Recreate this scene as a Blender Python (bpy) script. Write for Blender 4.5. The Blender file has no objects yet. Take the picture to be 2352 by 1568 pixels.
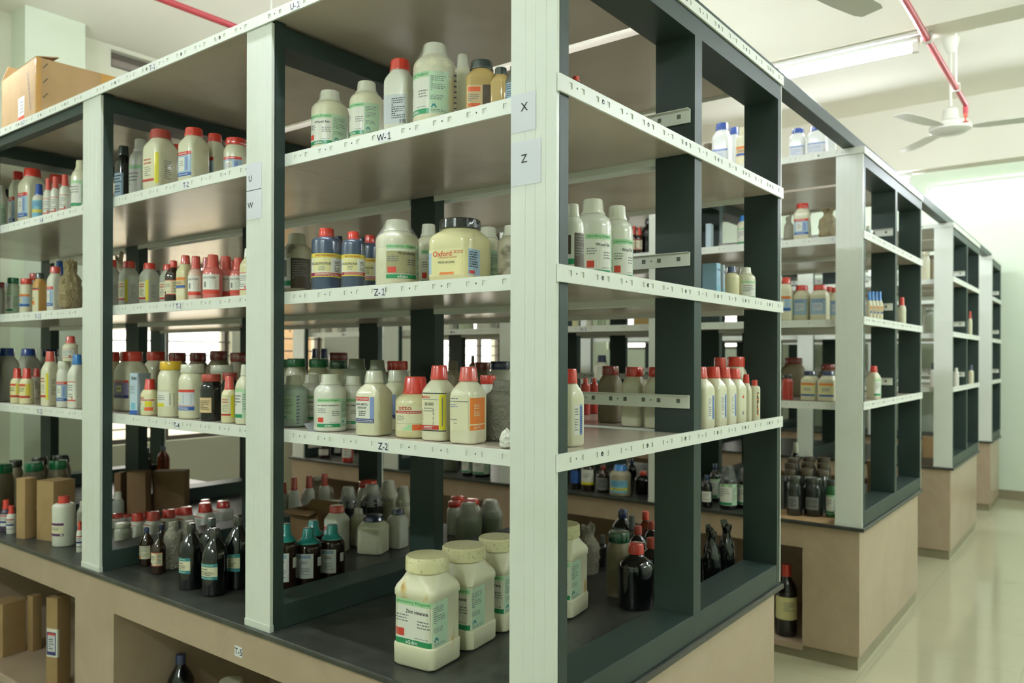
import bpy, bmesh, math, random
from mathutils import Vector, Matrix, noise
random.seed(7)
sc = bpy.context.scene
COL = sc.collection
PI = math.pi
R = math.radians

# ------------------------------------------------------------------ materials
def lin(c):
    if isinstance(c, str):
        c = c.lstrip('#'); c = [int(c[i:i+2], 16)/255 for i in (0, 2, 4)]
    return [x/12.92 if x <= .04045 else ((x+.055)/1.055)**2.4 for x in c] + [1.0]

MATS = {}
def pmat(name, col, rough=.4, metal=0.0, spec=.5, noise_c=None, nscale=8, nlo=.5, nhi=.75, bump=0, bscale=60,
         alpha=1, trans=0, coat=0, stretch=None):
    if name in MATS: return MATS[name]
    m = bpy.data.materials.new(name); m.use_nodes = True
    nt = m.node_tree; p = nt.nodes['Principled BSDF']
    p.inputs['Base Color'].default_value = lin(col)
    p.inputs['Roughness'].default_value = rough
    p.inputs['Metallic'].default_value = metal
    p.inputs['Specular IOR Level'].default_value = spec
    p.inputs['Coat Weight'].default_value = coat
    p.inputs['Coat Roughness'].default_value = .12
    if alpha < 1: p.inputs['Alpha'].default_value = alpha
    if trans: p.inputs['Transmission Weight'].default_value = trans
    if noise_c or bump:
        tc = nt.nodes.new('ShaderNodeTexCoord'); mp = nt.nodes.new('ShaderNodeMapping')
        nt.links.new(tc.outputs['Object'], mp.inputs['Vector'])
        if stretch: mp.inputs['Scale'].default_value = stretch
    if noise_c:
        n = nt.nodes.new('ShaderNodeTexNoise'); n.inputs['Scale'].default_value = nscale
        n.inputs['Detail'].default_value = 5
        nt.links.new(mp.outputs['Vector'], n.inputs['Vector'])
        r = nt.nodes.new('ShaderNodeValToRGB')
        r.color_ramp.elements[0].position = nlo; r.color_ramp.elements[1].position = nhi
        r.color_ramp.elements[0].color = lin(col); r.color_ramp.elements[1].color = lin(noise_c)
        nt.links.new(n.outputs['Fac'], r.inputs['Fac'])
        nt.links.new(r.outputs['Color'], p.inputs['Base Color'])
    if bump:
        n2 = nt.nodes.new('ShaderNodeTexNoise'); n2.inputs['Scale'].default_value = bscale
        nt.links.new(mp.outputs['Vector'], n2.inputs['Vector'])
        b = nt.nodes.new('ShaderNodeBump'); b.inputs['Strength'].default_value = bump; b.inputs['Distance'].default_value = .01
        nt.links.new(n2.outputs['Fac'], b.inputs['Height']); nt.links.new(b.outputs['Normal'], p.inputs['Normal'])
    MATS[name] = m
    return m

def emat(name, col, s):
    m = bpy.data.materials.new(name); m.use_nodes = True
    nt = m.node_tree; nt.nodes.remove(nt.nodes['Principled BSDF'])
    e = nt.nodes.new('ShaderNodeEmission'); e.inputs['Color'].default_value = list(col)+[1]; e.inputs['Strength'].default_value = s
    nt.links.new(e.outputs[0], nt.nodes['Material Output'].inputs['Surface'])
    MATS[name] = m; return m

def filmmat(name, col, tr, rough, bump=.3, bscale=40):
    m = bpy.data.materials.new(name); m.use_nodes = True
    nt = m.node_tree; p = nt.nodes['Principled BSDF']
    p.inputs['Base Color'].default_value = lin(col); p.inputs['Roughness'].default_value = rough
    t = nt.nodes.new('ShaderNodeBsdfTransparent'); mx = nt.nodes.new('ShaderNodeMixShader'); mx.inputs['Fac'].default_value = 1-tr
    nt.links.new(t.outputs[0], mx.inputs[1]); nt.links.new(p.outputs[0], mx.inputs[2])
    nt.links.new(mx.outputs[0], nt.nodes['Material Output'].inputs['Surface'])
    tc = nt.nodes.new('ShaderNodeTexCoord'); n2 = nt.nodes.new('ShaderNodeTexNoise'); n2.inputs['Scale'].default_value = bscale
    n2.inputs['Distortion'].default_value = 1.5
    nt.links.new(tc.outputs['Object'], n2.inputs['Vector'])
    b = nt.nodes.new('ShaderNodeBump'); b.inputs['Strength'].default_value = bump; b.inputs['Distance'].default_value = .02
    nt.links.new(n2.outputs['Fac'], b.inputs['Height']); nt.links.new(b.outputs['Normal'], p.inputs['Normal'])
    MATS[name] = m; return m

M_WHITE = pmat('white_paint', '#d9ded2', .32, noise_c='#cfd5c4', nscale=3)
M_RAIL = pmat('rail_paint', '#e0e4d8', .38)
M_DARK = pmat('charcoal_metal', '#2e3d38', .42, noise_c='#293632', nscale=4, spec=.3)
M_SHELFTOP = pmat('shelf_laminate', '#c6bcab', .2, noise_c='#b6ab99', nscale=3, spec=.6)
M_HOLE = pmat('hole_dark', '#1c2220', .7)
M_SCREW = pmat('screw_steel', '#9a9f98', .35, metal=.7)
M_TAG = pmat('tag_paper', '#e4e6e6', .6)
M_SHEET = pmat('sheet_paper', '#d3d6da', .6)
M_INK = pmat('tag_ink', '#15181c', .6)
M_CARD = pmat('card', '#a3865b', .75, noise_c='#93774e', nscale=6)

def granite():
    m = pmat('granite', '#33352f', .33, noise_c='#4a4c44', nscale=14, nlo=.45, nhi=.8, bump=.05, bscale=90, spec=.45)
    return m
M_GRANITE = granite()
def marble(name, c1, c2, c3, rough):
    m = bpy.data.materials.new(name); m.use_nodes = True
    nt = m.node_tree; p = nt.nodes['Principled BSDF']; p.inputs['Roughness'].default_value = rough
    tc = nt.nodes.new('ShaderNodeTexCoord')
    n = nt.nodes.new('ShaderNodeTexNoise'); n.inputs['Scale'].default_value = 3.2; n.inputs['Detail'].default_value = 8; n.inputs['Distortion'].default_value = 1.2
    nt.links.new(tc.outputs['Object'], n.inputs['Vector'])
    r = nt.nodes.new('ShaderNodeValToRGB'); e = r.color_ramp.elements
    e[0].position = .3; e[0].color = lin(c1); e[1].position = .7; e[1].color = lin(c2)
    nt.links.new(n.outputs['Fac'], r.inputs['Fac'])
    w = nt.nodes.new('ShaderNodeTexNoise'); w.inputs['Scale'].default_value = 1.6; w.inputs['Detail'].default_value = 4; w.inputs['Distortion'].default_value = .8
    nt.links.new(tc.outputs['Object'], w.inputs['Vector'])
    r2 = nt.nodes.new('ShaderNodeValToRGB'); e = r2.color_ramp.elements
    e[0].position = .488; e[0].color = (0, 0, 0, 1); e[1].position = .5; e[1].color = (1, 1, 1, 1)
    k = r2.color_ramp.elements.new(.512); k.color = (0, 0, 0, 1)
    nt.links.new(w.outputs['Fac'], r2.inputs['Fac'])
    mx = nt.nodes.new('ShaderNodeMix'); mx.data_type = 'RGBA'
    ml = nt.nodes.new('ShaderNodeMath'); ml.operation = 'MULTIPLY'; ml.inputs[1].default_value = .10
    nt.links.new(r2.outputs['Color'], ml.inputs[0]); nt.links.new(ml.outputs[0], mx.inputs['Factor'])
    nt.links.new(r.outputs['Color'], mx.inputs['A']); mx.inputs['B'].default_value = lin(c3)
    nt.links.new(mx.outputs['Result'], p.inputs['Base Color'])
    MATS[name] = m; return m
M_PLINTH = marble('plinth_tile', '#b5a189', '#a8947b', '#cbbda6', .3)
M_SKIRT = pmat('skirting_tile', '#8b8368', .3, noise_c='#7d765c', nscale=5)

def floor_mat():
    m = bpy.data.materials.new('floor_tile'); m.use_nodes = True
    nt = m.node_tree; p = nt.nodes['Principled BSDF']
    p.inputs['Roughness'].default_value = .10; p.inputs['Specular IOR Level'].default_value = .55
    tc = nt.nodes.new('ShaderNodeTexCoord')
    b = nt.nodes.new('ShaderNodeTexBrick'); b.offset = 0; b.inputs['Scale'].default_value = 1
    b.inputs['Brick Width'].default_value = .61; b.inputs['Row Height'].default_value = .61; b.inputs['Mortar Size'].default_value = .0025
    b.inputs['Color1'].default_value = lin('#b6b394'); b.inputs['Color2'].default_value = lin('#b2af90'); b.inputs['Mortar'].default_value = lin('#a8a585')
    nt.links.new(tc.outputs['Object'], b.inputs['Vector'])
    n = nt.nodes.new('ShaderNodeTexNoise'); n.inputs['Scale'].default_value = 2.2; n.inputs['Detail'].default_value = 6
    nt.links.new(tc.outputs['Object'], n.inputs['Vector'])
    r = nt.nodes.new('ShaderNodeValToRGB'); e = r.color_ramp.elements
    e[0].position = .66; e[0].color = (1, 1, 1, 1); e[1].position = .8; e[1].color = (.72, .70, .64, 1)
    nt.links.new(n.outputs['Fac'], r.inputs['Fac'])
    mx = nt.nodes.new('ShaderNodeMix'); mx.data_type = 'RGBA'; mx.blend_type = 'MULTIPLY'; mx.inputs['Factor'].default_value = 1
    nt.links.new(b.outputs['Color'], mx.inputs['A']); nt.links.new(r.outputs['Color'], mx.inputs['B'])
    nt.links.new(mx.outputs['Result'], p.inputs['Base Color'])
    return m
M_FLOOR = floor_mat()
M_WALL = pmat('wall_green', '#d6e2cb', .75, noise_c='#cfdcc3', nscale=1.5)
M_WALLW = pmat('wall_cream', '#d6d8c2', .75, noise_c='#cfd2ba', nscale=1.5)
M_CEIL = pmat('ceiling_paint', '#e3e2d2', .8)
M_FRAME = pmat('window_frame', '#5d564c', .5)
M_TUBE = emat('tube_glow', (.95, 1.0, 1.10), 115)
M_TUBE2 = emat('tube_glow_dim', (.95, 1.0, 1.10), 22)
M_TUBE3 = emat('tube_glow_soft', (.95, 1.0, 1.10), 38)
M_FIX = pmat('fixture_white', '#dfe3d8', .35)
M_RED = pmat('pipe_red', '#b8434c', .35)
M_FAN = pmat('fan_white', '#cfd0c2', .35)
M_CHROME = pmat('chrome', '#c8c8c8', .15, metal=1)
M_TAPE = filmmat('packing_tape', '#c99a4a', .35, .15)
M_FILM = filmmat('clear_film', '#dcdcd2', .62, .08)
M_FILMD = filmmat('smoky_film', '#9da09c', .7, .06)

BODY = dict(
 cream=('#dbd9ba', .3), white=('#dadbca', .3), whiteb=('#dfe3de', .3), yellowish=('#dcd6a8', .3), dirty=('#b9b49a', .4), teal=('#b9cdbf', .25),
 zcream=('#d9d5ac', .32), mint=('#c3d3b4', .3), mintw=('#cfdcc4', .3), greyg=('#868c76', .3), greyw=('#aeb1a2', .3), dusty=('#7d7358', .45),
 clearish=('#b9bbab', .2), blue=('#3d4c62', .3), amberp=('#c0a468', .12), yellowp=('#d8d2a0', .2), dark=('#23231f', .25), grey=('#62665f', .2),
 amber=('#2c1a0e', .08), amberr=('#8a3a14', .08), blackg=('#0d0f0e', .06), smokej=('#2b302e', .1), redl=('#b4372c', .3), pink=('#cf6a62', .2),
 pinkish=('#d7b6a4', .25), orangep=('#c99a52', .12), purpleb=('#46384c', .3), green2=('#2f6a3f', .2), beige=('#9f987f', .35), paleblue=('#b3c6cf', .5),
 skyblue=('#8fb6cc', .5), wrap=('#8e8d7c', .18), wrapw=('#b3ae9c', .15), card=('#a3865b', .75), cardd=('#7c5f3c', .75), blackbag=('#0f1110', .2),
 bag=('#a79f88', .15), bagb=('#a3936a', .2))
DIRT = dict(cream='#cfc8a0', white='#cfcdb4', yellowish='#c9bc82', zcream='#cbbd84', dirty='#4d3f2a', dusty='#5e5238', teal='#a9bfae')
CAPC = dict(red='#cf3a2c', redp='#d4574c', redf='#c8352c', redd='#a54436', dred='#7c1f1a', white='#d8d8c4', navy='#1d2c55', navyf='#45536f', blue='#2a4fa0',
 bluec='#2d7cc4', green='#1f7a4a', dgreen='#114a2c', teal='#1f8f88', smoke='#3d4744', black='#1c2020', dark='#2b2823', dusty='#5f5440', greyg='#7e8470',
 smokej='#3a3d37', cream='#d6d2b0', zcap='#d8d3a2', dirtycap='#b4b19a', yellow='#dcb325', film='#c9c6b2', filmd='#4a4a44', wrap='#8e8d7c', wrapw='#b3ae9c')
def bodymat(k):
    c, r = BODY[k]
    if k in ('bag', 'wrap', 'wrapw'):
        return MATS.get('body_'+k) or filmmat('body_'+k, c, .35 if k == 'bag' else .15, r, .8, 60)
    if k == 'bagb': return MATS.get('body_bagb') or filmmat('body_bagb', c, .2, r, .8, 40)
    if k == 'amberr': return pmat('body_amberr', c, r, trans=.75)
    if k in ('zcream',): return zinc_mat()
    if k == 'cardd' or k == 'card': return pmat('body_'+k, c, r, noise_c='#8d7148' if k == 'card' else '#6a5032', nscale=7)
    return pmat('body_'+k, c, r, noise_c=DIRT.get(k), nscale=28 if k != 'dirty' else 14, nlo=.58 if k != 'dirty' else .5, nhi=.8 if k != 'dirty' else .62, coat=.55 if r < .35 else 0)
def zinc_mat():
    if 'body_zcream' in MATS: return MATS['body_zcream']
    m = pmat('body_zcream', '#dbd8b8', .32, coat=.2)
    nt = m.node_tree; p = nt.nodes['Principled BSDF']
    tc = nt.nodes.new('ShaderNodeTexCoord'); mp = nt.nodes.new('ShaderNodeMapping'); mp.inputs['Scale'].default_value = (1, 1, .3)
    oi = nt.nodes.new('ShaderNodeObjectInfo')
    ad = nt.nodes.new('ShaderNodeVectorMath'); ad.operation = 'ADD'
    nt.links.new(tc.outputs['Object'], ad.inputs[0]); nt.links.new(oi.outputs['Random'], ad.inputs[1])
    nt.links.new(ad.outputs[0], mp.inputs['Vector'])
    n = nt.nodes.new('ShaderNodeTexNoise'); n.inputs['Scale'].default_value = 24; n.inputs['Detail'].default_value = 4
    nt.links.new(mp.outputs['Vector'], n.inputs['Vector'])
    r = nt.nodes.new('ShaderNodeValToRGB'); e = r.color_ramp.elements
    e[0].position = .655; e[0].color = lin('#dbd8b8'); e[1].position = .79; e[1].color = lin('#a9691e')
    k = r.color_ramp.elements.new(.71); k.color = lin('#d2bd80')
    nt.links.new(n.outputs['Fac'], r.inputs['Fac']); nt.links.new(r.outputs['Color'], p.inputs['Base Color'])
    return m
def capmat(k):
    if k == 'film': return M_FILM
    if k == 'filmd': return M_FILMD
    if k in ('wrap', 'wrapw'): return bodymat(k)
    if k == 'zcap': return pmat('cap_zcap', CAPC[k], .4, noise_c='#8a7144', nscale=120, nlo=.57, nhi=.85)
    return pmat('cap_'+k, CAPC[k], .25 if k not in ('dusty', 'redd', 'dirtycap') else .5, coat=.8 if k not in ('dusty', 'redd', 'dirtycap') else .1,
                noise_c='#8c7a66' if k in ('redd', 'redf') else None, nscale=30, nlo=.6, nhi=.85)
LABC = dict(paper='#dfe0d2', cream='#dcd8b4', pgreen='#b9d6b6', lgreen='#a8d2a0', green='#1f8a55', gtext='#3f9a62', dgreen='#0f6040', red='#cc3f2e', red2='#b03226',
 orange='#dd7a2a', orange2='#e0622e', yellow='#dcd02c', yel2='#d9c64a', blue='#2b5aa0', lblue='#9db9cc', lblue2='#74b0c4', navy='#2c2f6e', teal='#2f7f86', ink='#20242a', grey='#7d817f',
 brown='#4c3e2a', tan='#d3b98a', violet='#8d86a6', purple='#56275c', silver='#c9cfd0', white='#e9ebe6', peri='#7f93c4', smudge='#2a3f74', ybox='#dcd69a')
def lmat(k): return pmat('print_'+k, LABC[k], .5, coat=.15)

# ------------------------------------------------------------------ mesh builder
class MB:
    def __init__(s): s.v = []; s.f = []; s.m = []; s.mats = []
    def mi(s, m):
        if m not in s.mats: s.mats.append(m)
        return s.mats.index(m)
    def face(s, pts, m=0):
        b = len(s.v); s.v += [tuple(p) for p in pts]; s.f.append(list(range(b, b+len(pts)))); s.m.append(m)
    def box(s, x0, x1, y0, y1, z0, z1, m=0):
        b = len(s.v)
        s.v += [(x, y, z) for x in (x0, x1) for y in (y0, y1) for z in (z0, z1)]
        for q in ((0, 1, 3, 2), (4, 6, 7, 5), (0, 4, 5, 1), (2, 3, 7, 6), (0, 2, 6, 4), (1, 5, 7, 3)):
            s.f.append([b+i for i in q]); s.m.append(m)
    def loft(s, rings, m=0, cap0=True, cap1=True):
        n = len(rings[0]); b = len(s.v)
        for r in rings: s.v += [tuple(p) for p in r]
        for k in range(len(rings)-1):
            for i in range(n):
                j = (i+1) % n
                s.f.append([b+k*n+i, b+k*n+j, b+(k+1)*n+j, b+(k+1)*n+i]); s.m.append(m)
        if cap0: s.f.append([b+i for i in reversed(range(n))]); s.m.append(m)
        if cap1: s.f.append([b+(len(rings)-1)*n+i for i in range(n)]); s.m.append(m)
    def tube(s, p0, p1, r, m=0, n=12, r1=None):
        p0, p1 = Vector(p0), Vector(p1); d = (p1-p0).normalized()
        a = d.orthogonal().normalized(); c = d.cross(a)
        r1 = r if r1 is None else r1
        s.loft([[p0+(a*math.cos(t)+c*math.sin(t))*r for t in [2*PI*i/n for i in range(n)]],
                [p1+(a*math.cos(t)+c*math.sin(t))*r1 for t in [2*PI*i/n for i in range(n)]]], m)
    def lathe(s, prof, m=0, n=24, cx=0, cy=0):
        s.loft([[(cx+r*math.cos(2*PI*i/n), cy+r*math.sin(2*PI*i/n), z) for i in range(n)] for r, z in prof], m)
    def build(s, name, mats=None, parent=None, smooth=None, bevel=0):
        me = bpy.data.meshes.new(name); me.from_pydata(s.v, [], s.f); me.validate()
        for m in (mats if mats is not None else s.mats): me.materials.append(m)
        if len(me.polygons) == len(s.m): me.polygons.foreach_set('material_index', s.m)
        if smooth is not None:
            me.polygons.foreach_set('use_smooth', [True]*len(me.polygons)); me.set_sharp_from_angle(angle=R(smooth))
        o = bpy.data.objects.new(name, me); COL.objects.link(o)
        if parent: o.parent = parent
        if bevel:
            b = o.modifiers.new('bevel', 'BEVEL'); b.width = bevel; b.segments = 2; b.limit_method = 'ANGLE'
        return o

def empty(name, loc, rz=0):
    o = bpy.data.objects.new(name, None); COL.objects.link(o); o.location = loc; o.rotation_euler = (0, 0, rz)
    o.empty_display_size = .05; return o
def tag(o, label, cat, group=None):
    o['label'] = label; o['category'] = cat
    if group: o['group'] = group
    return o
def struct(o):
    o['kind'] = 'structure'; return o

# text -> list of triangles in a 0..1 box
TXT = {}
ONE = [(.30, 0), (.30, .62), (.29, .62), (.12, .53), (.12, .61), (.33, .72), (.40, .72), (.40, 0)]
def one_glyph(x):
    """figure one with a flag and a foot serif"""
    v = [(.31, 0), (.40, 0), (.40, .72), (.31, .72), (.12, .50), (.31, .60), (.31, .72), (.14, .60), (.10, 0), (.61, 0), (.61, .085), (.10, .085)]
    return [(x+a, b) for a, b in v], [(0, 1, 2), (0, 2, 3), (4, 5, 6), (4, 6, 7), (8, 9, 10), (8, 10, 11)], .66
def text_tris(s):
    if s in TXT: return TXT[s]
    if '1' in s:
        vs, tr, x = [], [], 0
        for part in [q for q in __import__('re').split('(1)', s) if q]:
            if part == '1': v, t, w = one_glyph(x)
            else:
                a, t, asp = text_tris(part)
                hgt = .055 if part == '-' else .72; w = asp*hgt; z = .28 if part == '-' else 0
                v = [(x+p*w, z+q*hgt) for p, q in a]; w += .10
                if len(part) > 1 and part[-1] == '-': pass
            b = len(vs); vs += v; tr += [tuple(b+i for i in q) for q in t]; x += w
        x1 = max(p for p, q in vs)
        r = ([(p/x1, q/.72) for p, q in vs], tr, x1/.72); TXT[s] = r; return r
    cu = bpy.data.curves.new('t', 'FONT'); cu.body = s; cu.resolution_u = 2; cu.offset = .012
    o = bpy.data.objects.new('t', cu); COL.objects.link(o)
    dg = bpy.context.evaluated_depsgraph_get()
    me = bpy.data.meshes.new_from_object(o.evaluated_get(dg), depsgraph=dg)
    me.calc_loop_triangles()
    vs = [v.co.copy() for v in me.vertices]
    xs = [v.x for v in vs]; ys = [v.y for v in vs]
    x0, x1, y0, y1 = min(xs), max(xs), min(ys), max(ys)
    t = ([((v.x-x0)/(x1-x0), (v.y-y0)/max(1e-6, y1-y0)) for v in vs], [tuple(l.vertices) for l in me.loop_triangles], (x1-x0)/max(1e-6, y1-y0))
    bpy.data.objects.remove(o); bpy.data.meshes.remove(me); bpy.data.curves.remove(cu)
    TXT[s] = t; return t
def flat_text(mb, s, o, right, up, h, m, w=None):
    """lettering lying on a flat surface: centre o, given height"""
    vs, tr, asp = text_tris(s); w = w or h*asp
    b = len(mb.v); o, right, up = Vector(o), Vector(right), Vector(up)
    mb.v += [tuple(o+right*((x-.5)*w)+up*((y-.5)*h)) for x, y in vs]
    for t in tr: mb.f.append([b+i for i in t]); mb.m.append(m)
for s_ in ['T-1', 'U-1', 'W-1', 'Z-1', 'Z-2', 'T-2', 'T-3', 'T-4', 'T-5', 'S-7', 'S-8', 'S-11', 'S-12', 'M-5', 'M-6', 'O-1', 'X', 'Z', 'U', 'W',
           'Laboratory Reagent', 'Zinc stearate', 'eSdm', 'Wool alcohol', 'Wool fat', 'ANALYTICAL REAGENT', 'W.B.C.DILUTING FLUID', 'Oxford', 'WOOL ALCOHOL',
           'LABORATORY REAGENT', 'otto', 'Mobilise', 'ZINC SULPHATE', 'ZINC (METAL)', 'GRANULAR', 'zinc sulphate, heptahydrate', 'zinc oxalate', 'Xanthan', 'amy', 'SOLUTION']:
    text_tris(s_)

# ------------------------------------------------------------------ shelving geometry
COLY = [(0, .124), (1.012, 1.136), (2.068, 2.212), (3.15, 3.29), (4.22, 4.36)]
LEV = [2.105, 1.694, 1.284]
ZT, ZTB, ZC = 2.515, 2.483, .689
XM0, XM1, XB0, XB1 = .702, .7506, 1.403, 1.4408
PITCH = .112
def rail_mesh(L, start, bolts=False, h=.037, seed=0):
    """perforated angle: runs along +x from 0 to L, its face looks to -y, top edge at z=0"""
    mb = MB(); q = .0125; d = .0024; zc0 = -.016
    cells = []
    x = start; k = 0
    while x < L-.02:
        for dx in (0, .05):
            if .012 < x+dx < L-.012: cells.append((x+dx, 'h'))
        if .012 < x+.025 < L-.012: cells.append((x+.025, 'b' if bolts and k % 2 else 'd'))
        x += PITCH; k += 1
    cells.sort()
    px = 0
    zt, zb = zc0+q/2, zc0-q/2
    def fr(x0, x1, z0, z1, m=0): mb.face([(x0, 0, z0), (x1, 0, z0), (x1, 0, z1), (x0, 0, z1)], m)
    for cx, t in cells:
        if t == 'h':
            x0, x1 = cx-q/2, cx+q/2
            fr(px, x0, -h, 0); fr(x0, x1, -h, zb); fr(x0, x1, zt, 0); px = x1
            mb.face([(x0, d, zb), (x1, d, zb), (x1, d, zt), (x0, d, zt)], 3)
            mb.face([(x0, 0, zt), (x1, 0, zt), (x1, d, zt), (x0, d, zt)], 0); mb.face([(x0, 0, zb), (x0, d, zb), (x1, d, zb), (x1, 0, zb)], 0)
            mb.face([(x0, 0, zb), (x0, 0, zt), (x0, d, zt), (x0, d, zb)], 0); mb.face([(x1, 0, zb), (x1, d, zb), (x1, d, zt), (x1, 0, zt)], 0)
        else:
            r = .0056 if t == 'b' else .0022
            mb.face([(cx+r*math.cos(2*PI*i/10), -.0004, zc0+r*math.sin(2*PI*i/10)) for i in range(10)], 1)
            if t == 'b':
                mb.face([(cx+.5*r*math.cos(2*PI*i/8), -.0008, zc0-.001+.5*r*math.sin(2*PI*i/8)) for i in range(8)], 2)
    fr(px, L, -h, 0)
    D = .006
    mb.face([(0, 0, 0), (L, 0, 0), (L, D, 0), (0, D, 0)]); mb.face([(0, 0, -h), (0, D, -h), (L, D, -h), (L, 0, -h)])
    mb.face([(0, D, -h), (0, D, 0), (L, D, 0), (L, D, -h)])
    mb.face([(0, 0, -h), (0, 0, 0), (0, D, 0), (0, D, -h)]); mb.face([(L, 0, -h), (L, D, -h), (L, D, 0), (L, 0, 0)])
    return mb
RM = [M_RAIL, M_HOLE, M_SCREW, M_RAIL]
RAILC = {}
def rail(name, parent, L, start, loc, facing, bolts=False, h=.037):
    key = (name, round(L, 3), round(start, 3), bolts, h)
    if key in RAILC:
        o = bpy.data.objects.new(name, RAILC[key]); COL.objects.link(o); o.parent = parent
    else:
        o = rail_mesh(L, start, bolts, h).build(name, RM if name != 'guard_rail' else [M_RAIL, M_HOLE, M_SCREW, pmat('hole_shade', '#6f7166', .7)], parent); RAILC[key] = o.data
    o.location = loc
    o.rotation_euler = (0, 0, {'-x': -PI/2, '-y': 0, '+x': PI/2, '+y': PI}[facing])
    return o

def cover_mb(y0, y1, z0, z1, x, sgn):
    """white column cover with fine vertical grooves, outer face at x"""
    mb = MB(); w = y1-y0
    gr = [.0, .22, .45, .67, 1.0]
    prof = [(y0, 0)]
    for g in gr[1:-1]:
        yy = y0+w*g
        prof += [(yy-.0014, 0), (yy-.0005, .0005), (yy+.0005, .0005), (yy+.0014, 0)]
    prof += [(y1, 0), (y1, .012), (y0, .012)]
    mb.loft([[(x+sgn*d, yy, z) for yy, d in prof] for z in (z0, z1)], 0)
    if sgn < 0: mb.f = [list(reversed(f)) for f in mb.f]
    return mb

def plane_tag(parent, name, s, y, z, x, pw, ph, th, sheet=False, dy=0, dz=0):
    mb = MB()
    mb.box(x-.0006, x, y-pw/2, y+pw/2, z-ph/2, z+ph/2, 0)
    flat_text(mb, s, (x-.0009, y+dy, z+dz), (0, -1, 0), (0, 0, 1), th, 1)
    return mb.build(name, [M_SHEET if sheet else M_TAG, M_INK], parent)

def make_rack(name, x0, label, half=False, nb=4):
    root = empty(name, (x0, 0, 0)); tag(root, label, 'storage rack')
    xe = XM1 if half else XB1
    for i, (ya, yb) in enumerate(COLY[:nb+1]):
        mb = MB(); mb.box(.010, .047, ya, yb, ZC, ZT-.021); mb.build('post', [M_DARK], root)
        cover_mb(ya, yb, ZC+.006, ZTB, 0, 1).build('post_cover', [M_WHITE], root)
        mb = MB(); mb.box(-.002, .012, ya-.001, yb+.001, ZC, ZC+.02); mb.build('post_foot', [M_WHITE], root)
        mb = MB(); mb.box(XM0, XM1, ya, yb, ZC+.074, ZT-.021); mb.build('post', [M_DARK], root)
        mb = MB(); mb.box(.047, XM0, ya, yb, 2.425, ZTB-.001); mb.build('cross_beam', [M_DARK], root)
        mb = MB(); mb.box(.047, xe-.038, ya, yb, ZC, ZC+.074); mb.build('base_beam', [M_DARK], root, bevel=.003)
        if not half:
            mb = MB(); mb.box(XB0, XB1-.008, ya, yb, ZC, ZT-.021); mb.build('post', [M_DARK], root)
            mb = MB(); mb.box(XM1, XB0, ya, yb, 2.425, ZTB-.001); mb.build('cross_beam', [M_DARK], root)
            cover_mb(ya, yb, ZC+.006, ZTB, XB1, -1).build('post_cover', [M_WHITE], root)
    for i in range(nb):
        ya, yb = COLY[i][1], COLY[i+1][0]; L = yb-ya
        pa = 0.004 if i == 0 else (COLY[i][0]+COLY[i][1])/2+.0005
        pb = COLY[nb][1]-.004 if i == nb-1 else (COLY[i+1][0]+COLY[i+1][1])/2-.0005
        st = .05
        halves = [(.053, XM0-.002, .047, XM0-.001)] + ([] if half else [(XM1+.002, XB0-.006, XM1+.001, XB0)])
        for hi, (xa, xb, ra, rb) in enumerate(halves):
            for z in LEV:
                mb = MB(); mb.box(xa, xb-.006, pa, pb, z-.018, z-.0005); mb.build('shelf_panel', [M_SHELFTOP], root)
                rail('shelf_rail', root, L, st, (ra, yb, z), '-x')
                rail('rear_rail', root, L, st, (rb, ya, z), '+x')
                if hi == 0:
                    gl = (pb if i == nb-1 else yb)-(.012 if i == 0 else ya)
                    rail('guard_rail', root, gl, st+.02, (XM0-.008, (.012 if i == 0 else ya)+gl, z+.108), '-x')
                    mb = MB(); mb.box(XM0-.022, XM0-.002, (.012 if i == 0 else ya), (.012 if i == 0 else ya)+gl, z+.1081, z+.1096)
                    mb.build('guard_flange', [M_RAIL], root)
            mb = MB(); mb.box(-.0008 if hi == 0 else xa, (xb-.006 if hi == 0 else XB1), pa, pb, ZT-.020, ZT-.001); mb.build('top_panel', [M_SHELFTOP], root)
        pa = 0 if i == 0 else pa
        rail('top_rail', root, pb-pa, .06, (-.007, pb, ZT), '-x', True, h=.032)
        if not half: rail('top_rail', root, pb-pa, .06, (XB1+.007, pa, ZT), '+x', True, h=.032)
    for z in LEV: rail('end_rail', root, xe, .045, (0, -.0075, z+.008), '-y', True, h=.038)
    rail('end_rail', root, xe, .045, (0, -.0075, ZT), '-y', True, h=.034)
    return root

def make_base(x0, label1, label2, half=False):
    xe = (XM1 if half else XB1)-.03
    s = empty('counter_slab', (x0, 0, 0)); 
    mb = MB(); mb.box(-.014, xe+.035, -.012, 4.40, .671, ZC)
    o = mb.build('counter_slab', [M_GRANITE], None, bevel=.004); o.location = (x0, 0, 0)
    bpy.data.objects.remove(s); tag(o, label1, 'counter')
    p = empty('tiled_plinth', (x0, 0, 0)); tag(p, label2, 'plinth')
    y1 = 4.37
    for ya, yb in [(.012, .28), (1.965, 2.277), (4.1, y1)]:
        mb = MB(); mb.box(.004, xe, ya, yb, .067, .671); mb.build('pier', [M_PLINTH], p)
    for ya, yb in ((.28, 1.965), (2.277, 4.1)):
        mb = MB(); mb.box(.004, .05, ya, yb, .555, .671); mb.build('apron', [M_PLINTH], p)
        mb = MB(); mb.box(xe-.046, xe, ya, yb, .555, .671); mb.build('apron', [M_PLINTH], p)
        mb = MB(); mb.box(.68, .74, ya, yb, .068, .671); mb.build('back_panel', [M_PLINTH], p)
        mb = MB(); mb.box(.006, xe-.002, ya, yb, .04, .0685); mb.build('bottom_shelf', [M_PLINTH], p)
    mb = MB(); mb.box(.012, xe-.008, .02, y1-.008, 0, .067); mb.build('skirting', [M_SKIRT], p)
    return p

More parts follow.
